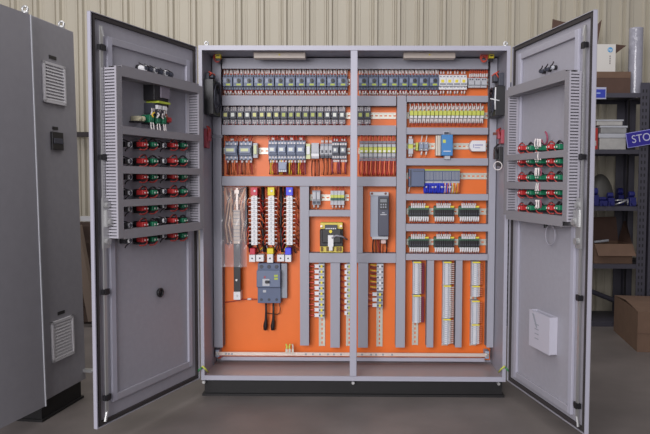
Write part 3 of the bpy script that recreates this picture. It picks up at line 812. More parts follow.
o = b.build('plastic_sheet', m_, None, (c.x, YP-.004, c.z), smooth=True)
tag(o, 'clear crinkled plastic sheet hanging over the neutral bar', 'plastic sheet')

# ------------------------------------------------------------------ small rail, transformer, drive
def mk_tb2():
    t = thing('feed_terminal', '', 'terminal', group='terminals on the short rail above the transformer')
    w = .0112; MB().box(-w, w, -.05, 0, -.04, .04).box(-w+.002, w-.002, -.058, -.05, -.01, .03, 1).box(-w+.003, w-.003, -.052, -.05, -.034, -.02, 2).build('terminal_body', [MGREY, LGREY, DGREY], t, bevel=.001)
    wire(t, (0, -.04, .04), (R(-.004, .004), -.03, .064), W_OR, .003, .003); wire(t, (0, -.04, -.04), (R(-.004, .004), -.03, -.066), W_BR, .003, .003, W_WH, .1, .014)
    return t
tb2 = Repeat(mk_tb2)
for i in range(2): tb2.put(at(314.4+4.1*i, 197.6, .05), '%s of two plain grey terminals at the left of the short rail' % ('left', 'right')[i])
def mk_tb3():
    t = thing('knife_terminal', '', 'terminal', group='grey terminals with yellow band above the transformer')
    w = .0092; b = MB().box(-w, w, -.05, 0, -.04, .04).box(-w, w, -.06, -.05, .0, .016, 1).box(-w, w, -.056, -.05, -.014, -.002, 2)
    b.build('terminal_body', [LGREY, YGR, DGREEN], t, bevel=.001)
    wire(t, (0, -.04, .04), (R(-.004, .004), -.03, .064), W_RED, .003, .003); wire(t, (0, -.04, -.04), (R(-.004, .004), -.03, -.066), W_OR, .003, .003, W_WH, .1, .014)
    return t
tb3 = Repeat(mk_tb3)
for i in range(4): tb3.put(at(332.2+3.5*i, 197.8, .05), 'grey terminal with yellow band, %s of four above the transformer' % nth(i))
c = Q(331, 235, .07)
t = thing('control_transformer', 'squat black and yellow control transformer in its own compartment', 'transformer', (c.x, YP-.001, c.z))
def tl(x0, x1, y0, y1, d0, d1, b, m=0): lb(x0, x1, y0, y1, d0, d1, b, m)
c.y = YP-.001
b = MB(); tl(319.8, 343, 229.5, 246.5, .01, .075, b); tl(322, 341, 229, 243, .075, .095, b); b.build('winding', BLACK, t, bevel=.004)
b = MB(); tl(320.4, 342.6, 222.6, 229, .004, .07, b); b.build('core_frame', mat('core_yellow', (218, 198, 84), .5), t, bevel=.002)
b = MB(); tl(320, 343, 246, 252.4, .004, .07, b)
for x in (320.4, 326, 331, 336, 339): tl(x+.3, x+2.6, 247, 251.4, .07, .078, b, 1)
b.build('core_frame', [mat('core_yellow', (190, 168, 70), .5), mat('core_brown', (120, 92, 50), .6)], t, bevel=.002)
b = MB(); tl(324.8, 337, 225, 230.4, .07, .092, b, 0)
for k in range(6): tl(325.6+k*1.85, 326.8+k*1.85, 228, 229.4, .092, .0935, b, 1)
b.build('terminal_strip', [DGREY, WHITE], t, bevel=.002)
b = MB()
for x in (321.5, 341): q = Q(x, 226, .07)-c; b.cyl((q.x, -.07, q.z), (q.x, -.08, q.z), .007, 8)
b.build('mounting_screw', COPPER, t)
b = MB(); tl(328, 333.4, 235.2, 246.5, .095, .1, b); tl(329, 332.6, 246.5, 250.5, .09, .1, b); b.build('paper_tag', WHITE, t)
b = MB(); q = Q(330.6, 231.4, .095)-c; b.cyl((q.x, -.094, q.z), (q.x, -.098, q.z), .009, 12); b.build('sticker', YEL, t)
ps = [Q(332, 238, .1)-c, Q(336, 235.6, .11)-c, Q(342, 236.4, .1)-c, Q(347, 239.6, .05)-c]
MB().tube(ps, .005, 8).build('lead', W_GR, t, smooth=True)
c = Q(379.5, 214.5, .1)
t = thing('motor_drive', 'tall slim motor drive, pale grey left side and dark keypad front', 'motor drive', (c.x, YP-.001, c.z))
c.y = YP-.001
b = MB(); lb(370.4, 388.6, 193, 237, 0, .085, b); b.build('drive_case', mat('drive_grey', (160, 166, 180), .45), t, bevel=.003)
b = MB(); lb(378, 389, 196.4, 236, .085, .12, b); b.build('front_cover', mat('drive_front', (70, 72, 88), .4), t, bevel=.004)
b = MB(); lb(370, 388.6, 192, 195.6, .0, .09, b); q = Q(372, 193.6, .09)-c; b.cyl((q.x, -.09, q.z), (q.x, -.093, q.z), .007, 8, 1); q = Q(385.6, 193.6, .09)-c; b.cyl((q.x, -.09, q.z), (q.x, -.093, q.z), .007, 8, 1)
b.build('top_flange', [LGREY, W_BR], t, bevel=.002)
b = MB(); lb(379.6, 387.8, 198, 209.4, .12, .124, b); lb(380.2, 386.8, 199, 202.4, .124, .1255, b, 1)
for i in range(3):
    for j in range(2): lb(380.4+i*2.3, 381.8+i*2.3, 203.8+j*2.6, 205.4+j*2.6, .124, .127, b, 2)
b.build('keypad', [BLACK, mat('keypad_screen', (120, 124, 130), .3), MGREY], t)
b = MB(); lb(382, 384.6, 212.4, 213.2, .12, .121, b); lb(380.4, 386.6, 214.2, 215, .12, .121, b); b.build('print_marks', LGREY, t)
b = MB(); lb(372, 388, 236.6, 239.2, .0, .1, b); b.build('terminal_row', LGREY, t)
b = MB(); lb(381, 386, 239.4, 243.6, .03, .07, b); b.build('cable_clamp', mat('clamp_pink', (220, 190, 184), .5), t, bevel=.003)
for i, (x, x2, m_) in enumerate(((373.5, 373, W_BK), (375.5, 376, W_BR), (377.8, 379.5, W_DRED), (380.6, 380.8, W_BR), (383.4, 382, W_OR), (385.4, 386.4, W_BK), (387, 386, W_BR))):
    wire(t, Q(x, 239.2, .05)-c, Q(x2, 253, .04)-c, m_, .004, .006)

# ------------------------------------------------------------------ vertical terminal strips
def mk_vterm(name, grp, w, h, bodym, bandm, dep=.05, wires=None, side=-1, tagw=0):
    def f():
        t = thing(name, '', 'terminal', group=grp)
        b = MB().box(-w/2, w/2, -dep, 0, -h/2+.0006, h/2-.0006)
        b.cyl((-w*.32, -dep, 0), (-w*.32, -dep-.002, 0), min(.005, h*.3), 8, 2).cyl((w*.32, -dep, 0), (w*.32, -dep-.002, 0), min(.005, h*.3), 8, 2)
        b.box(-w*.16, w*.16, -dep-.003, -dep, -h*.25, h*.25, 1)
        b.build('terminal_body', [bodym, bandm, DGREY if h > .02 else MGREY], t)
        if tagw:
            x0 = side*w/2; MB().box(x0, x0+side*tagw, -.035, -.025, -h*.36, h*.3).build('wire_tag', WHITE, t)
        x0 = side*(w/2+tagw)
        for k, m_ in enumerate(wires or ()):
            L_ = .036 if h > .02 else .028
            wire(t, (x0, -.03-k*.006, R(-.2, .2)*h), (x0+side*L_, -.02-k*.006, R(-.4, .4)*h), m_, .0042 if h > .02 else .003, .004 if h < .02 else .01, W_WH if h < .02 else None, .05, .008)
        return t
    return f
def strip(n, x, y0, y1, place, rep, bodycat, offx=0):
    for i in range(n):
        py = y0+(i+.5)*(y1-y0)/n
        p = P(x, py, YP-.05)
        rep.put(Vector((VX[offx], YD, p.z)), '%s, %s from top %s' % (bodycat, nth(i), place))
pxm = 3.78/F
h = (318-263.4)/10*pxm
strip(10, 322, 263.4, 318, 'under the transformer', Repeat(mk_vterm('yellow_band_terminal', 'terminals left of the duct under the transformer', 5.6*pxm, h, LGREY, YEL, wires=(W_RED, W_DRED, W_RED), tagw=4.4*pxm)), 'grey terminal with yellow band and red wires', 1)
h = (316-263.4)/9*pxm
strip(9, 349, 263.4, 316, 'behind the centre post', Repeat(mk_vterm('tagged_terminal', 'terminals behind the centre post', 4*pxm, h, LGREY, YGR, wires=(W_DRED,), tagw=2.6*pxm)), 'grey terminal with white tag', 2)
h = (291-263.4)/5*pxm
strip(5, 379.6, 263.4, 291, 'under the motor drive', Repeat(mk_vterm('large_terminal', 'large grey terminals under the motor drive', 6.6*pxm, h, LGREY, WHITE, wires=(W_OR, W_YE, W_DRED, W_BR))), 'large grey terminal with orange wires', 3)
h = (308-291.4)/3*pxm
strip(3, 379.6, 291.4, 308, 'of lower group, motor drive strip', Repeat(mk_vterm('yellow_band_terminal', 'yellow banded terminals under the motor drive', 6*pxm, h, MGREY, YEL, wires=(W_OR, W_DRED), tagw=4.4*pxm)), 'yellow banded terminal with white tag', 3)
def stop(px, py, v, label):
    p = P(px, py, YP-.05); t = thing('end_stop', label, 'end stop', (VX[v], YD, p.z), group='yellow end stops on the tall terminal strips')
    MB().box(-.021, .021, -.056, 0, -.004, .004).build('stop_body', LGREY, t); MB().box(-.016, .026, -.06, -.0565, -.0036, .0036).build('marker', YEL, t)
def tall(v, px, segs, cols, grp, plc):
    rep = Repeat(mk_vterm('slim_terminal', grp, 6.6*pxm, 1.95*pxm, mat('terminal_pale_grey', (208, 210, 218), .5), WHITE, wires=cols, side=1, tagw=0))
    i = 0
    for (y0, y1) in segs:
        n = round((y1-y0)/1.95)
        for k in range(n):
            p = P(px, y0+(k+.5)*(y1-y0)/n, YP-.05)
            rep.put(Vector((VX[v], YD, p.z)), 'slim grey wired terminal, %s from the top of the %s' % (nth(i), plc)); i += 1
tall(4, 415.3, ((263, 294), (296.6, 322.6)), (W_DRED, W_PU, W_PU), 'slim terminals of the leftmost tall strip', 'leftmost tall strip')
tall(5, 445, ((263, 284.6), (286.6, 318), (320, 344)), (W_RED, W_OR, W_WH), 'slim terminals of the middle tall strip', 'middle tall strip')
tall(6, 473.2, ((263, 285), (287, 296.6), (301.8, 323.4), (325.2, 344)), (W_RED, W_OR, W_OR), 'slim terminals of the rightmost tall strip', 'rightmost tall strip')
for a in ((415.3, 262, 4, 'yellow marked end stop on top of the leftmost tall strip'), (415.3, 295.3, 4, 'yellow marked end stop halfway down the leftmost tall strip'),
          (445, 262, 5, 'yellow marked end stop on top of the middle tall strip'), (445, 285.6, 5, 'yellow marked end stop in the upper part of the middle tall strip'), (445, 319, 5, 'yellow marked end stop in the lower part of the middle tall strip'),
          (473.2, 262, 6, 'yellow marked end stop on top of the rightmost strip'), (473.2, 286, 6, 'yellow marked end stop above the small group of the rightmost strip'), (473.2, 300.8, 6, 'yellow marked end stop just below the gap in the rightmost strip'), (473.2, 324.3, 6, 'yellow marked end stop lowest on the rightmost strip')):
    stop(*a)

# ------------------------------------------------------------------ earth bar with lugs
p0, p1 = P(215.5, 353.6, YP-.07), P(489, 353.6, YP-.07)
t = thing('earth_bar', 'long flat tinned earth bar running across the bottom of the plate', 'busbar', ((p0.x+p1.x)/2, YP-.001, p0.z))
L = (p1.x-p0.x)/2
MB().box(-L, L, -.07, -.064, -.0095, .0095).build('bar', COPPER, t)
for sx in (-1, 1): MB().box(sx*L-.02 if sx > 0 else -L-.002, sx*L+.002 if sx > 0 else -L+.02, -.064, 0, -.022, .02).cyl((sx*(L-.01), -.07, 0), (sx*(L-.01), -.078, 0), .01, 8, 1).build('insulator', [mat('insulator_blue', (150, 164, 184), .5), STEEL], t, bevel=.002)
for px in (226, 229, 232, 306, 313, 320, 328, 334, 341, 362, 371, 376, 383, 392):
    q = P(px, 353.6, YP-.07).x-(p0.x+p1.x)/2
    MB().cyl((q, -.07, 0), (q, -.074, 0), .0055, 6).build('bolt', MGREY, t)
for i, (px, m_) in enumerate(((286.6, YGR), (289.6, YGR), (292.8, COPPER))):
    q = P(px, 351, YP-.075)
    o = MB().box(-.006, .006, -.003, 0, -.012, .012).tube([(0, -.002, .012), (R(-.003, .003), .004, .024), (R(-.006, .006), .012, .036)], .0048, 8, 1).build('cable_lug', [RAIL, m_], None, (q.x, YP-.0745, q.z))
    tag(o, '%s of three small cable lugs standing on the earth bar' % ('left', 'middle', 'right')[i], 'cable lug', 'cable lugs on the earth bar')
q = P(219, 356.6, YP-.06)
o = MB().box(-.018, .018, -.02, 0, -.006, .006).build('red_clip', PINK, None, (q.x, YP-.03, q.z-.002)); tag(o, 'small red clip under the left end of the earth bar', 'clip')

# ------------------------------------------------------------------ lamps, switches, fans inside the cabinet
for i, (x0, x1, lbz) in enumerate(((254, 305.4, 'pale strip lamp under the roof of the left compartment'), (403.4, 455.2, 'pale strip lamp under the roof of the right compartment'))):
    a, e = P(x0, 58.4, D+.1), P(x1, 51.8, D+.1)
    t = thing('strip_lamp', lbz, 'lamp', ((a.x+e.x)/2, D+.1, ZT-t if False else ZT-.0125), group='two strip lamps')
    w = (e.x-a.x)/2; hz = ZT-.0125
    MB().box(-w, w, 0, .05, e.z-hz-.004, -.0005).build('lamp_housing', mat('lamp_beige', (198, 186, 176), .5), t)
    MB().box(-w, w, -.012, .05, a.z-hz, e.z-hz-.0045).build('lamp_cover', mat('lamp_cover_beige', (204, 192, 182), .4), t, bevel=.003)
    MB().cyl((0, -.012, (a.z+e.z)/2-hz), (0, -.0135, (a.z+e.z)/2-hz), .007, 3).build('warning_sticker', YEL, t)
for side, x0, x1, lbz in ((1, 214.5, 222, 'yellow and white door switch in the upper left corner of the cabinet'), (-1, 487.6, 495, 'yellow and black door switch in the upper right corner of the cabinet')):
    a, e = P(x0, 61, D+.16), P(x1, 51, D+.16)
    t = thing('door_switch', lbz, 'switch', ((a.x+e.x)/2, D+.16, (a.z+e.z)/2), group='door switches in the upper corners')
    w, hh = (e.x-a.x)/2, (e.z-a.z)/2
    MB().box(-w, w, 0, .03, hh*.3, hh).box(-w*.4, w*.4, .004, .026, hh, ZT-.0125-t.location.z).build('switch_body', WHITE if side > 0 else LGREY, t, bevel=.002)
    MB().box(-w*.7, w*.7, -.01, .026, -hh*.5, hh*.3).build('switch_head', YEL, t, bevel=.002)
    MB().box(-w*.4, w*.4, -.012, .02, -hh*.1, hh*.1).box(-w*.5, w*.5, -.004, .02, -hh, -hh*.5).build('contact_block', BLACK, t)
    b = MB()
    for k in range(3): b.torus((-side*w*(1.1 if side < 0 else .3)*(-1 if side < 0 else 1)-(.018 if side < 0 else 0), .0, -hh*.7+k*.006), (0, 1, .2), .014+k*.003, .003, 14, 6)
    b.build('coiled_lead', W_RED if side < 0 else W_DRED, t, smooth=True)
# fans and limit switches on the inner side walls
def on_wall(side, py, yd): # point on inner wall
    X = XL+t12 if side > 0 else XR-t12
    return X
t12 = .0125
for side, pyt, pyb, lbz in ((1, 81, 115.5, 'black cooling fan on the left inner wall of the cabinet'), (-1, 88, 117, 'black cooling fan with white lead on the right inner wall of the cabinet')):
    X = XL+t12 if side > 0 else XR-t12
    Yc = D+.12; zt = P(207 if side > 0 else 500, pyt, Yc).z; zb = P(207 if side > 0 else 500, pyb, Yc).z
    t = thing('cooling_fan', lbz, 'fan', (X, Yc, (zt+zb)/2), group='two cooling fans')
    hh = (zt-zb)/2
    MB().box(0, side*.05, -.08, .09, -hh, hh).box(side*.05, side*.054, -.07, .08, hh-.012, hh-.002).build('fan_frame', BLACK, t, bevel=.006)
    b = MB().cyl((side*.05, .005, 0), (side*.056, .005, 0), .028, 16)
    for k in range(7):
        an = k*2*math.pi/7
        b.quad((side*.052, .005+.026*math.cos(an), .026*math.sin(an)), (side*.058, .005+.026*math.cos(an+.5), .026*math.sin(an+.5)), (side*.058, .005+.072*math.cos(an+.5), .072*math.sin(an+.5)), (side*.051, .005+.072*math.cos(an+.15), .072*math.sin(an+.15)))
    b.build('fan_rotor', DGREY, t)
    MB().torus((side*.055, .005, 0), (1, 0, 0), .078, .003, 24, 6).torus((side*.056, .005, 0), (1, 0, 0), .05, .003, 24, 6).build('finger_guard', DGREY, t)
    if side < 0: MB().tube([(side*.05, -.082, hh*.9), (side*.052, -.083, .0), (side*.05, -.081, -hh*.6)], .004, 6).tube([(side*.03, -.084, .0), (side*.075, -.07, .012)], .003, 6).build('lead', WHITE, t, smooth=True)
def wall_dev(side, py0, py1, yc, wy, dep, m1, m2, name, lbz, cat, extra=None, grp=None):
    X = XL+t12 if side > 0 else XR-t12
    z0, z1 = P(206 if side > 0 else 502, py1, yc).z, P(206 if side > 0 else 502, py0, yc).z
    t = thing(name, lbz, cat, (X, yc, (z0+z1)/2), group=grp); h = (z1-z0)/2
    MB().box(0, side*dep*.55, -wy, wy, -h, h).box(side*dep*.55, side*dep, -wy*.6, wy*.5, -h*.3, h*.8).build('terminal_housing', m1, t, bevel=.003)
    b = MB()
    for k in range(4):
        y = -wy+.012+k*(2*wy-.024)/3
        b.tube([(side*dep*.5, y, h*.2), (side*(dep*.8+R(0, .01)), y-.01, h*.9), (side*dep*.5, y+R(-.01, .01), h*1.25)], .004, 6)
    b.build('wire_loop', m2, t, smooth=True)
    return t
wall_dev(1, 74, 81, D+.12, .05, .04, DGREY, W_RED, 'wire_connector', 'small red wired connector above the left cooling fan', 'connector')
wall_dev(1, 129, 148, D+.07, .04, .028, PINK, W_DRED, 'limit_switch', 'red limit switch on the left inner wall below the fan', 'switch')
o = MB().box(0, .07, -.006, .006, -.007, .007).build('switch_arm', DGREY, None)
o.parent = [q for q in col.objects if q.name.startswith('limit_switch')][0]; o.location = (.0155, .03, .012)
wall_dev(-1, 74, 87, D+.12, .05, .05, DGREY, W_RED, 'wire_connector', 'dark connector with red wires above the right cooling fan', 'connector')
t = wall_dev(-1, 130, 144, D+.07, .035, .032, PINK, W_DRED, 'limit_switch', 'pink-red limit switch on the right inner wall below the fan', 'switch')
MB().box(-.0485, -.0175, .02, .034, .012, .026).build('switch_arm', W_BR, t)
t = wall_dev(-1, 147, 166, D+.1, .035, .042, BLACK, W_BK, 'thermostat', 'black thermostat with a looped pale lead on the right inner wall', 'thermostat')
MB().torus((-.026, -.03, -.05), (.5, 1, 0), .022, .0026, 18, 6).build('lead', W_WH, t, smooth=True)

# ------------------------------------------------------------------ things on the doors
OFL, OFR = .086, .074
def dduct(d, pa, pb, hpx, label, vertical=False, off=None, wu=.034):
    off = off or (OFL if d.s > 0 else OFR)
    # pa, pb: pixel ends of the lid's centre line
    s = d.s; lo = .0165
    ua, za = duv(d, *pa, off); ub, zb = duv(d, *pb, off)
    t_ = thing('door_duct', label, 'cable duct', dpos(d, 0, lo, 0), d.ang, group='wiring ducts on the doors')
    dep = off-lo; b = MB(); lid = MB()
    if vertical:
        u0, u1 = ua-wu/2, ua+wu/2; z0, z1 = min(za, zb), max(za, zb)
        b.box(u0, u1, 0, s*.003, z0, z1)
        n = int((z1-z0)/.0128); st = (z1-z0)/n
        for e in (u0+.001, u1-.001):
            b.box(e-.001, e+.001, s*.003, s*.01, z0, z1)
            b.box(e-.001, e+.001, s*(dep-.01), s*(dep-.003), z0, z1)
            for k in range(n): b.box(e-.001, e+.001, s*.01, s*(dep-.01), z0+k*st, z0+k*st+st*.62)
        b.box((u0+u1)/2-.003, (u0+u1)/2+.003, s*.004, s*(dep-.006), z0+.003, z1-.003, 1)
        lid.box(u0, u1, s*(dep-.003), s*dep, z0, z1)
    else:
        u0, u1 = min(ua, ub), max(ua, ub); z = (za+zb)/2; h = hpx/2
        z0, z1 = z-h, z+h
        b.box(u0, u1, 0, s*.003, z0, z1)
        n = int((u1-u0)/.0165); st = (u1-u0)/n
        for e in (z0+.001, z1-.001):
            b.box(u0, u1, s*.003, s*.02, e-.001, e+.001)
            for k in range(n): b.box(u0+k*st, u0+k*st+st*.62, s*.02, s*(dep-.003), e-.001, e+.001)
        lid.box(u0, u1, s*(dep-.003), s*dep, z0, z1)
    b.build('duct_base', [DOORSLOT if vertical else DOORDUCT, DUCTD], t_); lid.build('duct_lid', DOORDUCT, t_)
    return u0, u1, z0, z1
# left door
uA = duv(DL, 117.5, 150, OFL)[0]-.017; uB = duv(DL, 199.5, 150, OFL)[0]-.017
zt = duv(DL, 119, 66.2, OFL)[1]; zb = duv(DL, 119, 238.5, OFL)[1]
def px_of(d, u, off, z):
    v = dpos(d, u, off, z)-CAM; k = v.dot(FW); return CX+F*v.dot(RT)/k, 217-F*v.dot(UP)/k
dduct(DL, px_of(DL, uA, OFL, zt), px_of(DL, uA, OFL, zb), 0, 'vertical slotted duct along the free edge side of the left door', True)
dduct(DL, px_of(DL, uB, OFL, zt), px_of(DL, uB, OFL, zb), 0, 'vertical slotted duct along the hinge side of the left door', True)
def hd(d, ua, ub, py, px, hh, label, off=None):
    off = off or (OFL if d.s > 0 else OFR)
    z = duv(d, px, py, off)[1]
    dduct(d, px_of(d, ua-.0175, off, z), px_of(d, ub+.0175, off, z), hh, label, off=off)
hd(DL, uA, uB, 70, 120, .046, 'top horizontal duct of the left door, above the black meter')
hd(DL, uA, uB, 129.6, 121, .034, 'second horizontal duct of the left door, below the green terminal blocks')
hd(DL, uA, uB, 169.6, 121, .032, 'third horizontal duct of the left door, under the second button row')
hd(DL, uA, uB, 203.4, 121, .03, 'fourth horizontal duct of the left door, under the fourth button row')
hd(DL, uA, uB, 235, 120, .04, 'bottom horizontal duct of the left door')
# right door
uC = duv(DR, 567.5, 150, OFR)[0]-.017; uD = duv(DR, 507, 150, OFR)[0]-.017
zt = duv(DR, 567, 71, OFR)[1]; zb = duv(DR, 567, 222, OFR)[1]
dduct(DR, px_of(DR, uC, OFR, zt), px_of(DR, uC, OFR, zb), 0, 'vertical slotted duct along the free edge side of the right door', True)
dduct(DR, px_of(DR, uD, OFR, zt), px_of(DR, uD, OFR, zb), 0, 'vertical slotted duct along the hinge side of the right door', True)
hd(DR, uC, uD, 74.6, 565, .044, 'top horizontal duct of the right door')
hd(DR, uC, uD, 153.4, 563, .03, 'second horizontal duct of the right door, under the first button row')
hd(DR, uC, uD, 186, 563, .034, 'third horizontal duct of the right door, under the third button row')
hd(DR, uC, uD, 221.6, 563, .044, 'bottom horizontal duct of the right door, above the document pocket')

def mk_button(kind, d, flip=0):
    s = d.s
    def f():
        t = thing('push_button', '', 'push button', group='push buttons and lamps on the doors')
        def bx(b, u0, u1, a, c, z0, z1, m=0): b.box(u0, u1, s*a, s*c, z0, z1, m)
        b = MB().cyl((0, 0, 0), (0, s*.02, 0), .016, 14)
        b.build('mounting_collar', BLACK if kind != 'lamp' else LGREY, t)
        if kind == 'lamp':
            MB().cyl((0, s*.02, 0), (0, s*.055, 0), .013, 12).cyl((0, s*.055, 0), (0, s*.058, 0), .008, 10, 1).build('lamp_body', [WHITE, DGREY], t)
            b = MB(); bx(b, .013, .03, .02, .05, -.012, .012); b.build('contact_block', BLACK, t)
            wire(t, (-.0, s*.055, -.008), (.03, s*.05, -.03), W_BK, .003, .008); wire(t, (0, s*.056, .008), (.035, s*.045, .02), W_BK, .003, .012)
        else:
            m_ = {'red': RED, 'green': GREEN}[kind]
            b = MB(); bx(b, -.017, .017, .02, .056, -.010, .012); bx(b, -.012, .012, .056, .062, -.008, .009)
            b.build('contact_block', m_, t, bevel=.003)
            b = MB(); bx(b, -.026, .026, .012, .046, -.02, -.0105); bx(b, -.03, -.018, .01, .05, -.0103, .014); b.build('block_base', BLACK, t)
            b = MB()
            for x in (-.01, .01): b.cyl((x, s*.062, 0), (x, s*.0635, 0), .004, 8)
            b.build('terminal_screw', W_WH, t)
            wire(t, (-.02, s*.05, .012), (.03, s*.045, .014), W_DRED if kind == 'red' else W_BK, .0032, .012, None, sag=-.012)
            wire(t, (-.022, s*.046, .016), (.024, s*.05, .018), W_BK, .0035, .006, None, sag=-.01)
            wire(t, (-.012, s*.06, -.01), (.034, s*.05, -.022), W_DRED, .0032, .008, sag=.008)
        return t
    return f
bl = {k: Repeat(mk_button(k, DL)) for k in ('red', 'green', 'lamp')}
br = {k: Repeat(mk_button(k, DR)) for k in ('red', 'green')}
def put_on(rep, d, px, py, label):
    u, z = duv(d, px, py, .05)
    return rep.put(dpos(d, u, .0033, z), label, d.ang)
rows = [(144.6, 145.4), (161.2, 161), (177, 176.6), (192.6, 191.4), (208.6, 205.8), (224.6, 220.4), (239.8, 235.4)]
rown = ['top', 'second', 'third', 'fourth', 'fifth', 'sixth', 'bottom']
for i, (ya, yb) in enumerate(rows):
    for c_, xs_, y in (('left', (129, 143.5, 153.5), ya), ('right', (163.5, 174, 183.5), yb)):
        for k, x in zip(('lamp', 'red', 'green'), xs_):
            yy = y + ((ya-yb)*(-(x-143)/30*.3) if c_ == 'left' else 0)
            n_ = {'lamp': 'white indicator lamp body', 'red': 'red contact block', 'green': 'green contact block'}[k]
            put_on(bl[k], DL, x, yy, '%s in the %s column of the left door, %s button row' % (n_, c_, rown[i]))
for i, y in enumerate((147, 161.4, 177.5, 192.7, 208)):
    for k, x, n_ in (('red', 521.5, 'red contact block nearest the hinge'), ('green', 530.5, 'green contact block right after the red one'), ('green', 540, 'large middle green contact block'), ('red', 551, 'red contact block beside the middle green one'), ('green', 559, 'green contact block nearest the free edge')):
        put_on(br[k], DR, x, y+(1 if i == 0 and x < 545 else 0)*1.2, '%s on the right door, %s row' % (n_, ['top', 'second', 'third', 'fourth', 'bottom'][i]))
def door_thing(name, label, cat, d, px, py, off=.0033, group=None):
    u, z = duv(d, px, py, .03); return thing(name, label, cat, dpos(d, u, off, z), d.ang, group)
# white wire ties in front of the middle green blocks (right door)
t = door_thing('wire_harness', 'white and purple wires strung down the middle of the right door', 'wires', DR, 540, 175)
u_, z_ = duv(DR, 540, 175, .03)
for k, y in enumerate((139, 152, 168, 183, 200)):
    for j in range(4):
        a = duv(DR, 538+j*1.6, y, .06); e = duv(DR, 537.5+j*1.8, y+8, .06)
        wire(t, (a[0]-u_, -.068, a[1]-z_), (e[0]-u_, -.068, e[1]-z_), W_WH if j != 3 or k < 2 else W_PU, .0035, .006)
t = door_thing('cable_loop', 'pink cable loop above the top button row of the right door', 'cable', DR, 545, 138)
MB().torus((0, -.03, 0), (0, 1, .1), .03, .0045, 18, 6, 0, -.3, math.pi+.6).build('loop', W_PU, t, smooth=True)
t = door_thing('cable_loop', 'thin grey cable loop hanging under the ducts of the right door', 'cable', DR, 551, 233)
MB().torus((0, -.03, -.01), (.0, 1, .0), .045, .0028, 22, 6).build('loop', W_GR, t, smooth=True)
MB().cyl((-.045, -.03, .02), (-.05, -.03, .05), .009, 8).box(-.07, -.035, -.045, -.015, .05, .062).build('plug', BLACK, t)
# selector bodies above the top ducts
def selector(d, px, py, n, cols, label):
    s = d.s; t = door_thing('selector_switch', label, 'switch', d, px, py, group='selector switches at the top of the doors')
    k = 1 if s > 0 else .62
    MB().cyl((0, 0, 0), (0, s*.014, 0), .017*k, 14).build('mounting_collar', BLACK, t)
    MB().cyl((0, s*.014, 0), (0, s*.045*k, 0), .014*k, 12).cyl((0, s*.045*k, 0), (0, s*.05*k, 0), .009*k, 10, 1).build('switch_body', [cols, DGREY], t)
    wire(t, (0, s*.048*k, .005), (.03, s*.03, .02), W_BK, .003, .008)
    return t
for i, (x, y) in enumerate(((142.4, 68.2), (147.8, 69.6), (153, 70.8), (158, 72.2), (163.4, 73.4), (168.4, 74.8))):
    selector(DL, x, y, i, WHITE if i % 2 == 0 else DGREY, '%s selector body, %s from the left above the top duct of the left door' % ('white' if i % 2 == 0 else 'dark', nth(i)))
for i, (x, y) in enumerate(((540, 71.4), (545.4, 69.4), (551, 67.4))):
    selector(DR, x, y, i, DGREY if i < 2 else LGREY, '%s selector body, %s from the left above the top duct of the right door' % ('dark' if i < 2 else 'pale', nth(i)))
# meter back and green terminal blocks on the left door
t = door_thing('panel_meter', 'square black meter back with yellow strip and white terminals on the left door', 'meter', DL, 154, 97)
t.scale = (.72, 1, 1)
MB().box(-.09, .06, 0, .06, -.02, .055).build('meter_case', BLACK, t, bevel=.003)
MB().box(-.09, .0, .06, .068, -.004, .048).build('meter_cover', mat('meter_grey', (120, 112, 124), .5), t)
MB().box(-.095, .03, .0, .068, -.03, -.021).build('terminal_strip', LIME, t)
MB().box(-.085, .055, 0, .05, -.08, -.031).build('connector_block', DGREY, t)
b = MB()
for k in range(2): b.box(-.07+k*.06, -.03+k*.06, .05, .062, -.058, -.04)
b.build('white_plug', WHITE, t)
for k in range(4): wire(t, (-.03+k*.018, .04, .055), (-.034+k*.02, .03, .07), W_WH, .004, .004)
for k in range(5): wire(t, (-.07+k*.03, .055, -.075), (-.08+k*.036, .055, -.098), (W_BR, W_WH, W_BK, W_WH, W_YE)[k], .004, .012)
wire(t, (-.11, .03, .09), (-.12, .04, -.04), W_BK, .005, .01)
for i, (x, y, m_, nme) in enumerate(((136.6, 118.5, 'c', 'cream'), (140.6, 118.8, 'c', 'cream'), (148.5, 118.8, 'g', 'green'), (155, 120.2, 'g', 'green'), (161, 120.8, 'g', 'green'), (166.3, 120, 'r', 'red'))):
    t = door_thing('terminal_plug', '%s terminal plug, %s from the left under the black meter' % (nme, nth(i)), 'terminal', DL, x, y, group='terminal plugs under the black meter')
    mm = {'c': mat('cream_plug', (206, 200, 170), .5), 'g': GREEN, 'r': RED}[m_]
    hh = {'c': .011, 'r': .012, 'g': .017}[m_]; ww = .008 if m_ == 'c' else .016
    MB().box(-ww, ww, 0, .045, -hh, hh).box(-ww*.7, ww*.7, .045, .05, -hh*.6, hh*.6).build('plug_body', mm, t, bevel=.002)
    MB().box(-.018, .018, 0, .03, -hh-.006, -hh-.0005).build('plug_base', BLACK, t)
    if m_ == 'g':
        for dx in (-.007, .007):
            wire(t, (dx, .045, hh), (dx, .05, hh+.03), W_WH, .0035, .004); wire(t, (dx, .045, -hh), (dx, .05, -hh-.035), W_WH, .0035, .004)

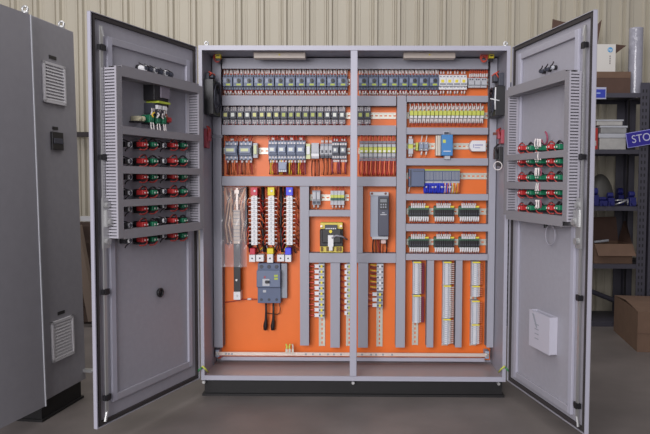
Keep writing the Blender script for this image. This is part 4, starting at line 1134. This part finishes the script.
# ------------------------------------------------------------------ neighbouring closed-side cabinet at left
XS = -1.447; n0 = PZp(46.5, 422.5, 0); f0 = PZp(79.5, 400, 0)
XS = n0.x-.017; YN, YFar = n0.y, n0.y+.39
zt2, zb2 = 1.9, .095
t = thing('side_cabinet', 'plain dark grey cabinet at the left edge with louvred vents and black plinth', 'cabinet', (XS, YN, 0))
t.rotation_euler.z = -.125
SH = .019
SE = Vector((math.sin(.125), math.cos(.125), 0)); SN = Vector((SE.y, -SE.x, 0))
w2 = .9
MB().box(-w2, 0, 0, YFar-YN, zb2, zt2).build('cabinet_body', PAINTL, t, bevel=.004)
MB().box(-w2+.02, -.012, .01, YFar-YN-.03, .012, zb2-.0005).box(-w2+.02, -.002, .0, YFar-YN-.02, 0, .012).build('plinth', MATS['black_plinth'], t)
dd = Vector((-.2, -.98, 0)).normalized()
b = MB()
o = MB().box(0, .8, 0, .022, zb2-.01, zt2-.012).box(0, .006, .0222, .026, zb2-.01, zt2-.012, 1).build('door', [mat('dark_door_paint', (140, 138, 144), .5, noise=.03, scale=20), LGREY], t)
o.location = (.004, -.012, 0); o.rotation_euler.z = math.atan2(dd.y, dd.x)+.125
def sidepx(px, py):
    z = 1
    for _ in range(4):
        o_ = Vector((XS, YN, 0))-SN*SH*(z-zb2)
        d_ = ray(px, py); q = CAM+d_*((o_-CAM).dot(SN)/d_.dot(SN)); z = q.z
    return (q-o_).dot(SE), q.z
for x0, y0, x1, y1 in ((41.5, 60.5, 64.5, 103), (50.3, 322.5, 73, 357)):
    a = sidepx(x0, (y0*.9+y1*.1)); e = sidepx(x1, y1)
    zt_ = sidepx(x0, y0)[1]; zb_ = sidepx(x0, 101.5 if y0 < 100 else 363.5)[1]
    y0_, y1_ = a[0], min(e[0], YFar-YN-.03)
    b = MB().box(.001, .012, y0_, y1_, zt_-.012, zt_).box(.001, .012, y0_, y1_, zb_, zb_+.012).box(.001, .012, y0_, y0_+.012, zb_, zt_).box(.001, .012, y1_-.012, y1_, zb_, zt_)
    b.box(.001, .004, y0_+.012, y1_-.012, zb_+.012, zt_-.012)
    n = 11; st = (zt_-zb_-.024)/n
    for k in range(n):
        z = zb_+.012+k*st
        v = len(b.v); b.v += [(.0035, y0_+.012, z+st), (.0035, y1_-.012, z+st), (.011, y1_-.012, z+.002), (.011, y0_+.012, z+.002)]
        b.f.append((v, v+1, v+2, v+3)); b.m.append(0)
    b.build('vent', mat('vent_grey', (205, 203, 206) if y0 < 100 else (188, 186, 188), .5), t)
    ym = (y0_+y1_)/2
    MB().box(.001, .003, ym-.03, ym+.03, zt_+.022, zt_+.038).build('name_plate', BLACK, t)
a = sidepx(50, 131.5); e = sidepx(61.8, 150.5)
MB().box(.001, .012, a[0], e[0], e[1], a[1]).box(.012, .016, a[0]+.01, e[0]-.01, e[1]+.03, a[1]-.03, 1).build('controller_bezel', [BLACK, DGREY], t, bevel=.003)
MB().box(.001, .003, a[0]+.02, e[0]-.03, a[1]+.012, a[1]+.026).build('name_plate', BLACK, t)
for y in (.03, YFar-YN-.06):
    b = MB().cyl((-.03, y, zt2), (-.03, y, zt2+.016), .016, 10).torus((-.03, y, zt2+.026), (0, 1, 0), .013, .006)
    b.build('lifting_eye', STEEL, t, smooth=True)
e = sidepx(80, 372)
MB().box(.001, .05, YFar-YN-.03, YFar-YN-.006, e[1]-.009, e[1]+.007).cyl((.02, YFar-YN-.02, e[1]), (.06, YFar-YN-.02, e[1]), .006, 8).build('latch_bolt', STEEL, t)

for o in t.children:                      # the whole cabinet leans a little outwards above its plinth
    if o.name.startswith('plinth'): continue
    ca, sa = math.cos(o.rotation_euler.z), math.sin(o.rotation_euler.z)
    for v in o.data.vertices:
        k = -SH*(v.co.z-zb2); v.co.x += k*ca; v.co.y += -k*sa

# ------------------------------------------------------------------ background, left gap
q = P(84, 134.4, WY-.09)
o = MB().box(-.5, .5, -.03, .03, -.02, .02).build('trim_1', mat('dark_girt', (44, 38, 40), .7), None, (q.x, WY-.075, q.z)); struct(o)
a = P(84, 300, 5.4)
t = thing('storage_crate', 'dark wooden crate standing behind the gap beside the left door', 'crate', (a.x-.1, 5.55, 0))
b = MB()
for ya in (-.26, .24):
    b = MB()
    for k in range(6): b.box(-.35, .35, ya, ya+.02, .02+k*.13, .13+k*.13)
    b.build('slat_wall', mat('dark_wood', (74, 58, 50), .8, noise=.2, scale=8), t)
b = MB()
for x in (-.37, .35):
    for y in (-.26, .24): b.box(x, x+.02, y, y+.02, 0, .8)
b.box(-.35, .35, -.24, .24, 0, .02)
b.build('corner_posts' if False else 'crate_frame', mat('dark_wood_frame', (60, 48, 42), .8), t)
pa, pb2 = P(79, 240, 5.2), P(90, 300, 5.2)
v = (pb2-pa)*1.6; m0 = pa-v*.2
m0 = pa-v*.15; v = v*((m0.z-.05)/-v.z)
b = MB().tube([(0, 0, 0), tuple(v)], .045, 4)
o = b.build('leaning_plank', mat('plank_wood', (128, 112, 100), .8), None, m0); tag(o, 'pale plank leaning aslant in the gap between the two cabinets', 'plank')

# ------------------------------------------------------------------ storage rack and its things at right
RY0, RY1 = 5.3, 5.78
def zr(py): return P(640, py, RY0).z
shelves = [zr(93), zr(149.5), zr(206.5), zr(264.5)]
def rack(x0, x1, label, perf=True):
    t = thing('storage_rack', label, 'rack', ((x0+x1)/2, (RY0+RY1)/2, 0), group='two steel racks')
    cx_, cy_ = (x0+x1)/2, (RY0+RY1)/2
    for x in (x0, x1):
        for y in (RY0, RY1):
            sx = 1 if x == x0 else -1; sy_ = 1 if y == RY0 else -1
            b = MB()
            X, Yy = x-cx_, y-cy_
            b.box(X, X+sx*.07, Yy, Yy+sy_*.004, 0, shelves[0]+.08); b.box(X, X+sx*.004, Yy+sy_*.004, Yy+sy_*.06, 0, shelves[0]+.08)
            nn = int((shelves[0]+.06)/.05)
            for k in range(nn):
                for q_ in (.02, .045): b.box(X+sx*q_, X+sx*(q_+.01), Yy-sy_*.001, Yy, .03+k*.05, .055+k*.05, 1)
            b.build('upright', [RACK, mat('rack_hole', (30, 29, 33), .8)], t)
    for z in shelves+[.035]:
        b = MB().box(x0-cx_+.005, x1-cx_-.005, RY0-cy_+.005, RY1-cy_-.005, z-.004, z)
        for y in (RY0-cy_+.0045, RY1-cy_-.0055): b.box(x0-cx_+.005, x1-cx_-.005, y, y+.001, z-.034, z-.004)
        b.build('shelf', RACK, t)
    return t
RX1 = P(647.5, 180, RY0).x
rack(RX1-1.1, RX1, 'dark steel rack with boxes behind the right door')
rack(RX1+.02, RX1+1.0, 'second dark steel rack at the right edge of the picture')
def bbox(px0, px1, py0, py1, Y): 
    a, e = P(px0, py1, Y), P(px1, py0, Y); return a.x, e.x, a.z, e.z
def carton(name, label, cat, px0, px1, py0, dz0, dep, m, Y=RY0+.05, flaps=(), tape=True):
    a, e = P(px0, 200, Y), P(px1, 200, Y); h = P((px0+px1)/2, py0, Y).z-dz0; w = (e.x-a.x)/2
    t = thing(name, label, cat, ((a.x+e.x)/2, Y, dz0))
    b = MB().box(-w, w, 0, dep, 0.0005, h)
    if tape: b.box(-.025, .025, -.0008, 0, h*.0+.001, h, 1)
    b.build('carton_body', [m, CARDD], t)
    return t, w, h
s0 = shelves[0]
t, w, h = carton('brown_carton', 'closed brown carton under the white carton on the top shelf', 'box', 548, 627.5, 71.6, s0, .36, CARDD, tape=False)
MB().box(-w, w, -.002, 0, h*.72, h).build('flap', CARD, t)
ztop = s0+h+.001
a, e = P(549, 60, RY0+.06), P(615.5, 60, RY0+.06); hh = P(600, 44.2, RY0+.06).z-ztop; w = (e.x-a.x)/2
t = thing('white_carton', 'white carton with round blue logo and open brown flap on the top shelf', 'box', ((a.x+e.x)/2, RY0+.06, ztop))
MB().box(-w, w, 0, .3, 0, hh).build('carton_body', mat('white_board', (206, 202, 196), .7), t)
fl = P(627.5, 45, RY0+.06).x-t.location.x; fz_ = P(615, 53.4, RY0+.06).z-ztop
b = MB().quad((w, .002, hh), (fl, .02, hh-.006), (w+.003, .01, fz_), (w, .002, fz_)).quad((w, .3, hh), (w, .002, hh), (fl, .02, hh-.006), (fl, .3, hh-.006))
b.build('flap', CARDD, t)
fa_ = [P(*q, RY0+.3)-t.location for q in ((585, 44), (597.6, 44), (601.8, 19.5), (596, 26))]
MB().quad(*fa_).build('flap', CARDD, t)
fb_ = [P(*q, RY0+.3)-t.location for q in ((551, 44), (572, 44), (566, 22.5), (552.5, 19))]
MB().quad(*fb_).build('flap', CARDD, t)
q = P(610.2, 49.8, RY0+.06)-t.location
lg = MB().cyl((q.x, -.0005, q.z), (q.x, -.002, q.z), .02, 24).build('logo', mat('logo_blue', (70, 150, 200), .5), t)
def text(body, size, m, parent, loc, name, rot=(math.pi/2, 0, 0)):
    cu = bpy.data.curves.new('tmp', 'FONT'); cu.body = body; cu.size = size; cu.align_x = 'CENTER'; cu.align_y = 'CENTER'; cu.extrude = .0005
    ob = bpy.data.objects.new('tmp', cu); col.objects.link(ob)
    dg = bpy.context.evaluated_depsgraph_get(); me = bpy.data.meshes.new_from_object(ob.evaluated_get(dg))
    bpy.data.objects.remove(ob); me.materials.clear(); me.materials.append(m)
    o = bpy.data.objects.new(name, me); col.objects.link(o); o.parent = parent; o.location = loc; o.rotation_euler = rot
    return o
text('hp', .03, WHITE, lg, (q.x, -.0028, q.z), 'logo_text')
b = MB()
for k in range(4): b.box(q.x-.004, q.x+.004, -.001, -.0002, q.z-.11+k*.018, q.z-.098+k*.018)
b.build('print_marks', mat('box_print', (120, 112, 112), .7), t)
a, e = P(628.5, 60, RY0+.12), P(642.5, 60, RY0+.12); r = (e.x-a.x)/2; hh = P(635, 28.5, RY0+.12).z-s0
t = thing('plastic_film_roll', 'upright roll of shiny bubble film standing on the top shelf', 'roll', ((a.x+e.x)/2, RY0+.12, s0+.0005))
b = MB(); n = 40; prof_ = []
for k in range(n+1): prof_.append(((0, 0, hh*k/n)))
b.tube(prof_, [r*(1-.03*(k % 2)) for k in range(n+1)], 20)
b.build('roll', mat('film_plastic', (150, 149, 160), .18, noise=.08, scale=30, bump=.3, coat=.5), t, smooth=True)
MB().cyl((0, 0, hh), (0, 0, hh+.002), r*.4, 16).build('core', CARDD, t)
# blue label plate on the top shelf edge
a, e = P(590, 99, RY0-.01), P(606.5, 87.2, RY0-.01); c = (a+e)/2
t = thing('shelf_sign', 'small blue sign with white border clipped to the top shelf edge', 'sign', (c.x, RY0-.003, c.z))
w, h = (e.x-a.x)/2, (e.z-a.z)/2
MB().box(-w, w, -.004, 0, -h, h).build('sign_border', mat('sign_white', (176, 178, 200), .5), t)
MB().box(-w+.004, w-.006, -.005, -.0042, -h+.01, h-.016).build('sign_face', mat('sign_blue', (52, 66, 170), .4), t)
MB().box(w-.075, w-.045, -.0056, -.0051, -.005, .005).build('print_marks', mat('sign_pale', (150, 170, 220), .5), t)
# second shelf: stack of trays, red box
s1 = shelves[1]
def traybox(px0, px1, py0, py1, label, m, first=False):
    x0, x1, z0, z1 = bbox(px0, px1, py0, py1, RY0+.06)
    if first: z0 = s1+.0005
    t = thing('grey_tray', label, 'tray', ((x0+x1)/2, RY0+.06, z0), group='grey trays stacked on the second shelf')
    w = (x1-x0)/2; h = z1-z0
    MB().box(-w+.008, w-.008, .004, .3, 0, h*.72).build('tray_body', m, t, bevel=.004)
    MB().box(-w, w, 0, .31, h*.72+.0003, h-.0012).build('tray_rim', LGREY, t, bevel=.003)
T1 = mat('tray_grey', (150, 150, 150), .6, noise=.1, scale=20); T2 = mat('tray_pale', (180, 178, 174), .6, noise=.08, scale=20)
traybox(598.6, 627.5, 133.4, 147.6, 'large pale grey tray at the bottom of the stack, second shelf', T2, True)
traybox(600, 628, 125.6, 133.2, 'shallow grey tray in the middle of the stack, second shelf', T1)
traybox(596, 624, 119.4, 125.4, 'flat grey tray on top of the stack, second shelf', T2)
x0, x1, z0, z1 = bbox(590.5, 598, 128, 147, RY0+.06)
t = thing('red_box', 'small red box squeezed left of the grey trays', 'box', ((x0+x1)/2, RY0+.06, s1+.0005)); w = (x1-x0)/2
MB().box(-w, w, 0, .2, 0, z1-s1).box(-w*.6, w*.6, -.001, 0, .03, .07, 1).build('box_body', [mat('box_red', (170, 44, 38), .5), T2], t, bevel=.003)
# STO... sign hung on the rack upright
a = P(641, 139, RY0-.02)
t = thing('rack_sign', 'blue sign with white capitals tilted on the rack upright', 'sign', (P(646.5, 137, RY0-.03).x, RY0-.03, P(646.5, 137.4, RY0-.03).z))
t.rotation_euler.y = -.17
wS = P(646.5, 136, RY0-.03).x-P(626.2, 136, RY0-.03).x; hS = .058
MB().box(-wS, wS, -.004, 0, -hS, hS).build('sign_border', mat('sign_white2', (150, 150, 215), .5), t)
MB().box(-wS+.005, wS-.005, -.0055, -.0042, -hS+.005, hS-.005).build('sign_face', mat('sign_navy', (44, 36, 140), .4), t)
tx = text('STORE', .085, mat('sign_letters', (190, 190, 215), .5), t, (0, -.0062, 0), 'sign_text')
tx.scale = (.93, 1, 1)
MB().cyl((.0, .002, hS*.6), (.0, .028, hS*.6), .006, 8).build('hook', STEEL, t)
# third shelf
s2 = shelves[2]
x0, x1, z0, z1 = bbox(588, 616.5, 174, 201, RY0+.15)
t = thing('domed_cover', 'dark grey domed cover among the blue fittings on the third shelf', 'cover', ((x0+x1)/2, RY0+.2, s2+.0005)); Rr = (x1-x0)/2; hh = z1-s2
b = MB(); n = 9; b.tube([(0, 0, hh*math.sin(k/n*math.pi/2)) for k in range(n+1)], [max(.004, Rr*math.cos(k/n*math.pi/2)) for k in range(n+1)], 22)
b.build('dome', mat('dome_grey', (70, 68, 64), .5), t, smooth=True)
MB().cyl((0, 0, .0), (0, 0, .014), Rr*1.04, 22).build('rim', DGREY, t)
NAVY = mat('fitting_blue', (28, 31, 100), .45)
def fitting(px0, px1, py0, label, Y=RY0+.04, sh=s2, m=NAVY, grp='blue fittings on the third shelf', name='blue_fitting'):
    a, e = P(px0, py0, Y), P(px1, py0, Y); w = (e.x-a.x)/2; h = a.z-sh
    t = thing(name, label, 'fitting', ((a.x+e.x)/2, Y, sh+.0005), group=grp)
    MB().box(-w, w, -.03, .05, 0, h*.6).cyl((-w*.9, .01, h*.8), (w*.9, .01, h*.8), h*.2, 12).box(-w*.3, w*.3, 0, .03, h*.6, h*.8).build('fitting_body', m, t, bevel=.003)
    MB().cyl((0, -.031, h*.22), (0, -.05, h*.22), h*.16, 10).build('spigot', m, t)
fitting(590, 598, 188, 'blue fitting against the right door edge, third shelf')
fitting(598.5, 606.5, 197, 'low blue fitting in the middle, third shelf')
fitting(607.5, 613.6, 192.6, 'upright blue fitting left of the metal tool, third shelf')
fitting(617.5, 623, 188, 'blue fitting behind the metal tool, third shelf', Y=RY0+.3)
fitting(629, 635, 191.4, 'blue fitting left of the rack upright, third shelf')
t = thing('metal_tool', 'bright metal clamp tool lying on the third shelf', 'tool', (P(622, 201, RY0+.03).x, RY0+.03, s2+.024))
MB().tube([(-.06, 0, -.012), (0, -.01, .008), (.045, .0, .03)], .007, 8).tube([(-.06, .03, .02), (.04, .02, .026)], .005, 8).tube([(.045, 0, -.015), (.045, 0, .035)], .006, 8).build('tool_body', STEEL, t, smooth=True)
# fourth shelf: open carton
s3 = shelves[3]
a, e = P(594.5, 250, RY0+.05), P(632.5, 250, RY0+.05); w = (e.x-a.x)/2; h = P(613, 244, RY0+.05).z-s3
t = thing('open_carton', 'open brown carton with a raised back flap on the fourth shelf', 'box', ((a.x+e.x)/2, RY0+.05, s3+.0005))
b = MB().box(-w, w, 0, .004, 0, h).box(-w, w, .3, .304, 0, h).box(-w, -w+.004, .004, .3, 0, h).box(w-.004, w, .004, .3, 0, h).box(-w+.004, w-.004, .004, .3, 0, .004)
b.build('carton_body', CARD, t)
b = MB().quad((-w, .3, h), (w, .3, h), (w*.95, .34, h+.2), (-w*.9, .34, h+.19)); b.build('flap', CARDD, t)
b = MB().quad((-w, 0, h), (w, 0, h), (w*1.08, -.05, h-.09), (-w*.9, -.05, h-.09)); b.build('flap', CARD, t)
b = MB().quad((w, .004, h), (w, .3, h), (w+.04, .3, h+.16), (w-.02, .1, h+.18)); b.build('flap', CARDD, t)
o = MB().cyl((-.05, .0, 0), (.07, .02, .012), .01, 8).build('pipe_piece', LGREY, None, (t.location.x-.05, RY0+.2, s3+h+.002)); o.parent = None
tag(o, 'short pale pipe piece poking out of the open carton', 'pipe')
# second rack bits
for i, (px0, px1, py, m_, nme, y) in enumerate(((642.6, 651, 250, PSBLUE, 'bright blue spool', 264.5),)):
    pass
def spool(X, Y, z, r, h, m, label):
    t = thing('spool', label, 'spool', (X, Y, z+.0005), group='spools on the second rack')
    MB().cyl((0, 0, 0), (0, 0, .012), r, 18).cyl((0, 0, h-.012), (0, 0, h), r, 18).build('flange', BLACK, t)
    MB().cyl((0, 0, .0125), (0, 0, h-.0125), r*.86, 18).build('winding', m, t)
xq = P(652, 250, RY0+.1).x
z2 = zr(264.5)
spool(xq+.06, RY0+.12, z2, .07, .1, PSBLUE, 'blue wound spool at the right picture edge, lower of two')
spool(xq+.06, RY0+.12, z2+.101, .07, .1, mat('spool_yellow', (200, 160, 50), .5), 'yellow wound spool at the right picture edge, upper of two')
fitting(648, 658, 193, 'blue fitting right of the rack upright, third shelf', Y=RY0+.2, grp='blue fittings on the third shelf')
# big carton on the floor
na = PZp(637, 352, 0); fa = PZp(613, 330, 0)
t = thing('large_carton', 'large brown carton standing on the floor in front of the rack', 'box', (na.x, na.y, 0))
hz = P(640, 308.5, na.y).z
t.rotation_euler.z = -.134
MB().box(0, .75, 0, min(.66, RY0-.13-na.y), 0.0005, hz*.93).box(.0, .75, -.002, 0, hz*.42, hz*.43, 1).build('carton_body', [CARD, CARDD], t)
b = MB(); dp = min(.66, RY0-.13-na.y)
b.quad((0, 0, hz*.93), (.75, 0, hz*.93), (.75, dp/2, hz), (0, dp/2, hz)).quad((0, dp/2, hz), (.75, dp/2, hz), (.75, dp, hz*.93), (0, dp, hz*.93)); b.build('flap', CARD, t)
# debris under the rack
q = PZp(600, 312, .2)
o = MB().tube([(0, 0, 0), (.25, .05, -.1)], .02, 8).build('bent_bracket', RACK, None, (P(588, 290, 5.5).x, 5.5, P(588, 290, 5.5).z)); tag(o, 'bent dark bracket lying aslant under the lowest shelf', 'bracket')

# ------------------------------------------------------------------ light
wd = bpy.data.worlds.new('world'); scn.world = wd; wd.use_nodes = True
bg = wd.node_tree.nodes['Background']; bg.inputs['Color'].default_value = (.93, .92, 1, 1); bg.inputs['Strength'].default_value = .33
def area(name, loc, rot, sx, sy_, e, c=(1, 1, 1)):
    l = bpy.data.lights.new(name, 'AREA'); l.shape = 'RECTANGLE'; l.size = sx; l.size_y = sy_; l.energy = e; l.color = c
    o = bpy.data.objects.new(name, l); col.objects.link(o); o.location = loc; o.rotation_euler = rot
    return o
area('skylight', (-1.0, 3.4, 4.8), (0, math.radians(-6), 0), 4.5, 4, 125, (1, .98, .96))
area('bay_door', (-1.9, -3.2, 2.4), (math.radians(84), 0, math.radians(-16)), 3.6, 3, 400, (1, .98, 1))
scn.view_settings.view_transform = 'Standard'
scn.view_settings.exposure = 0
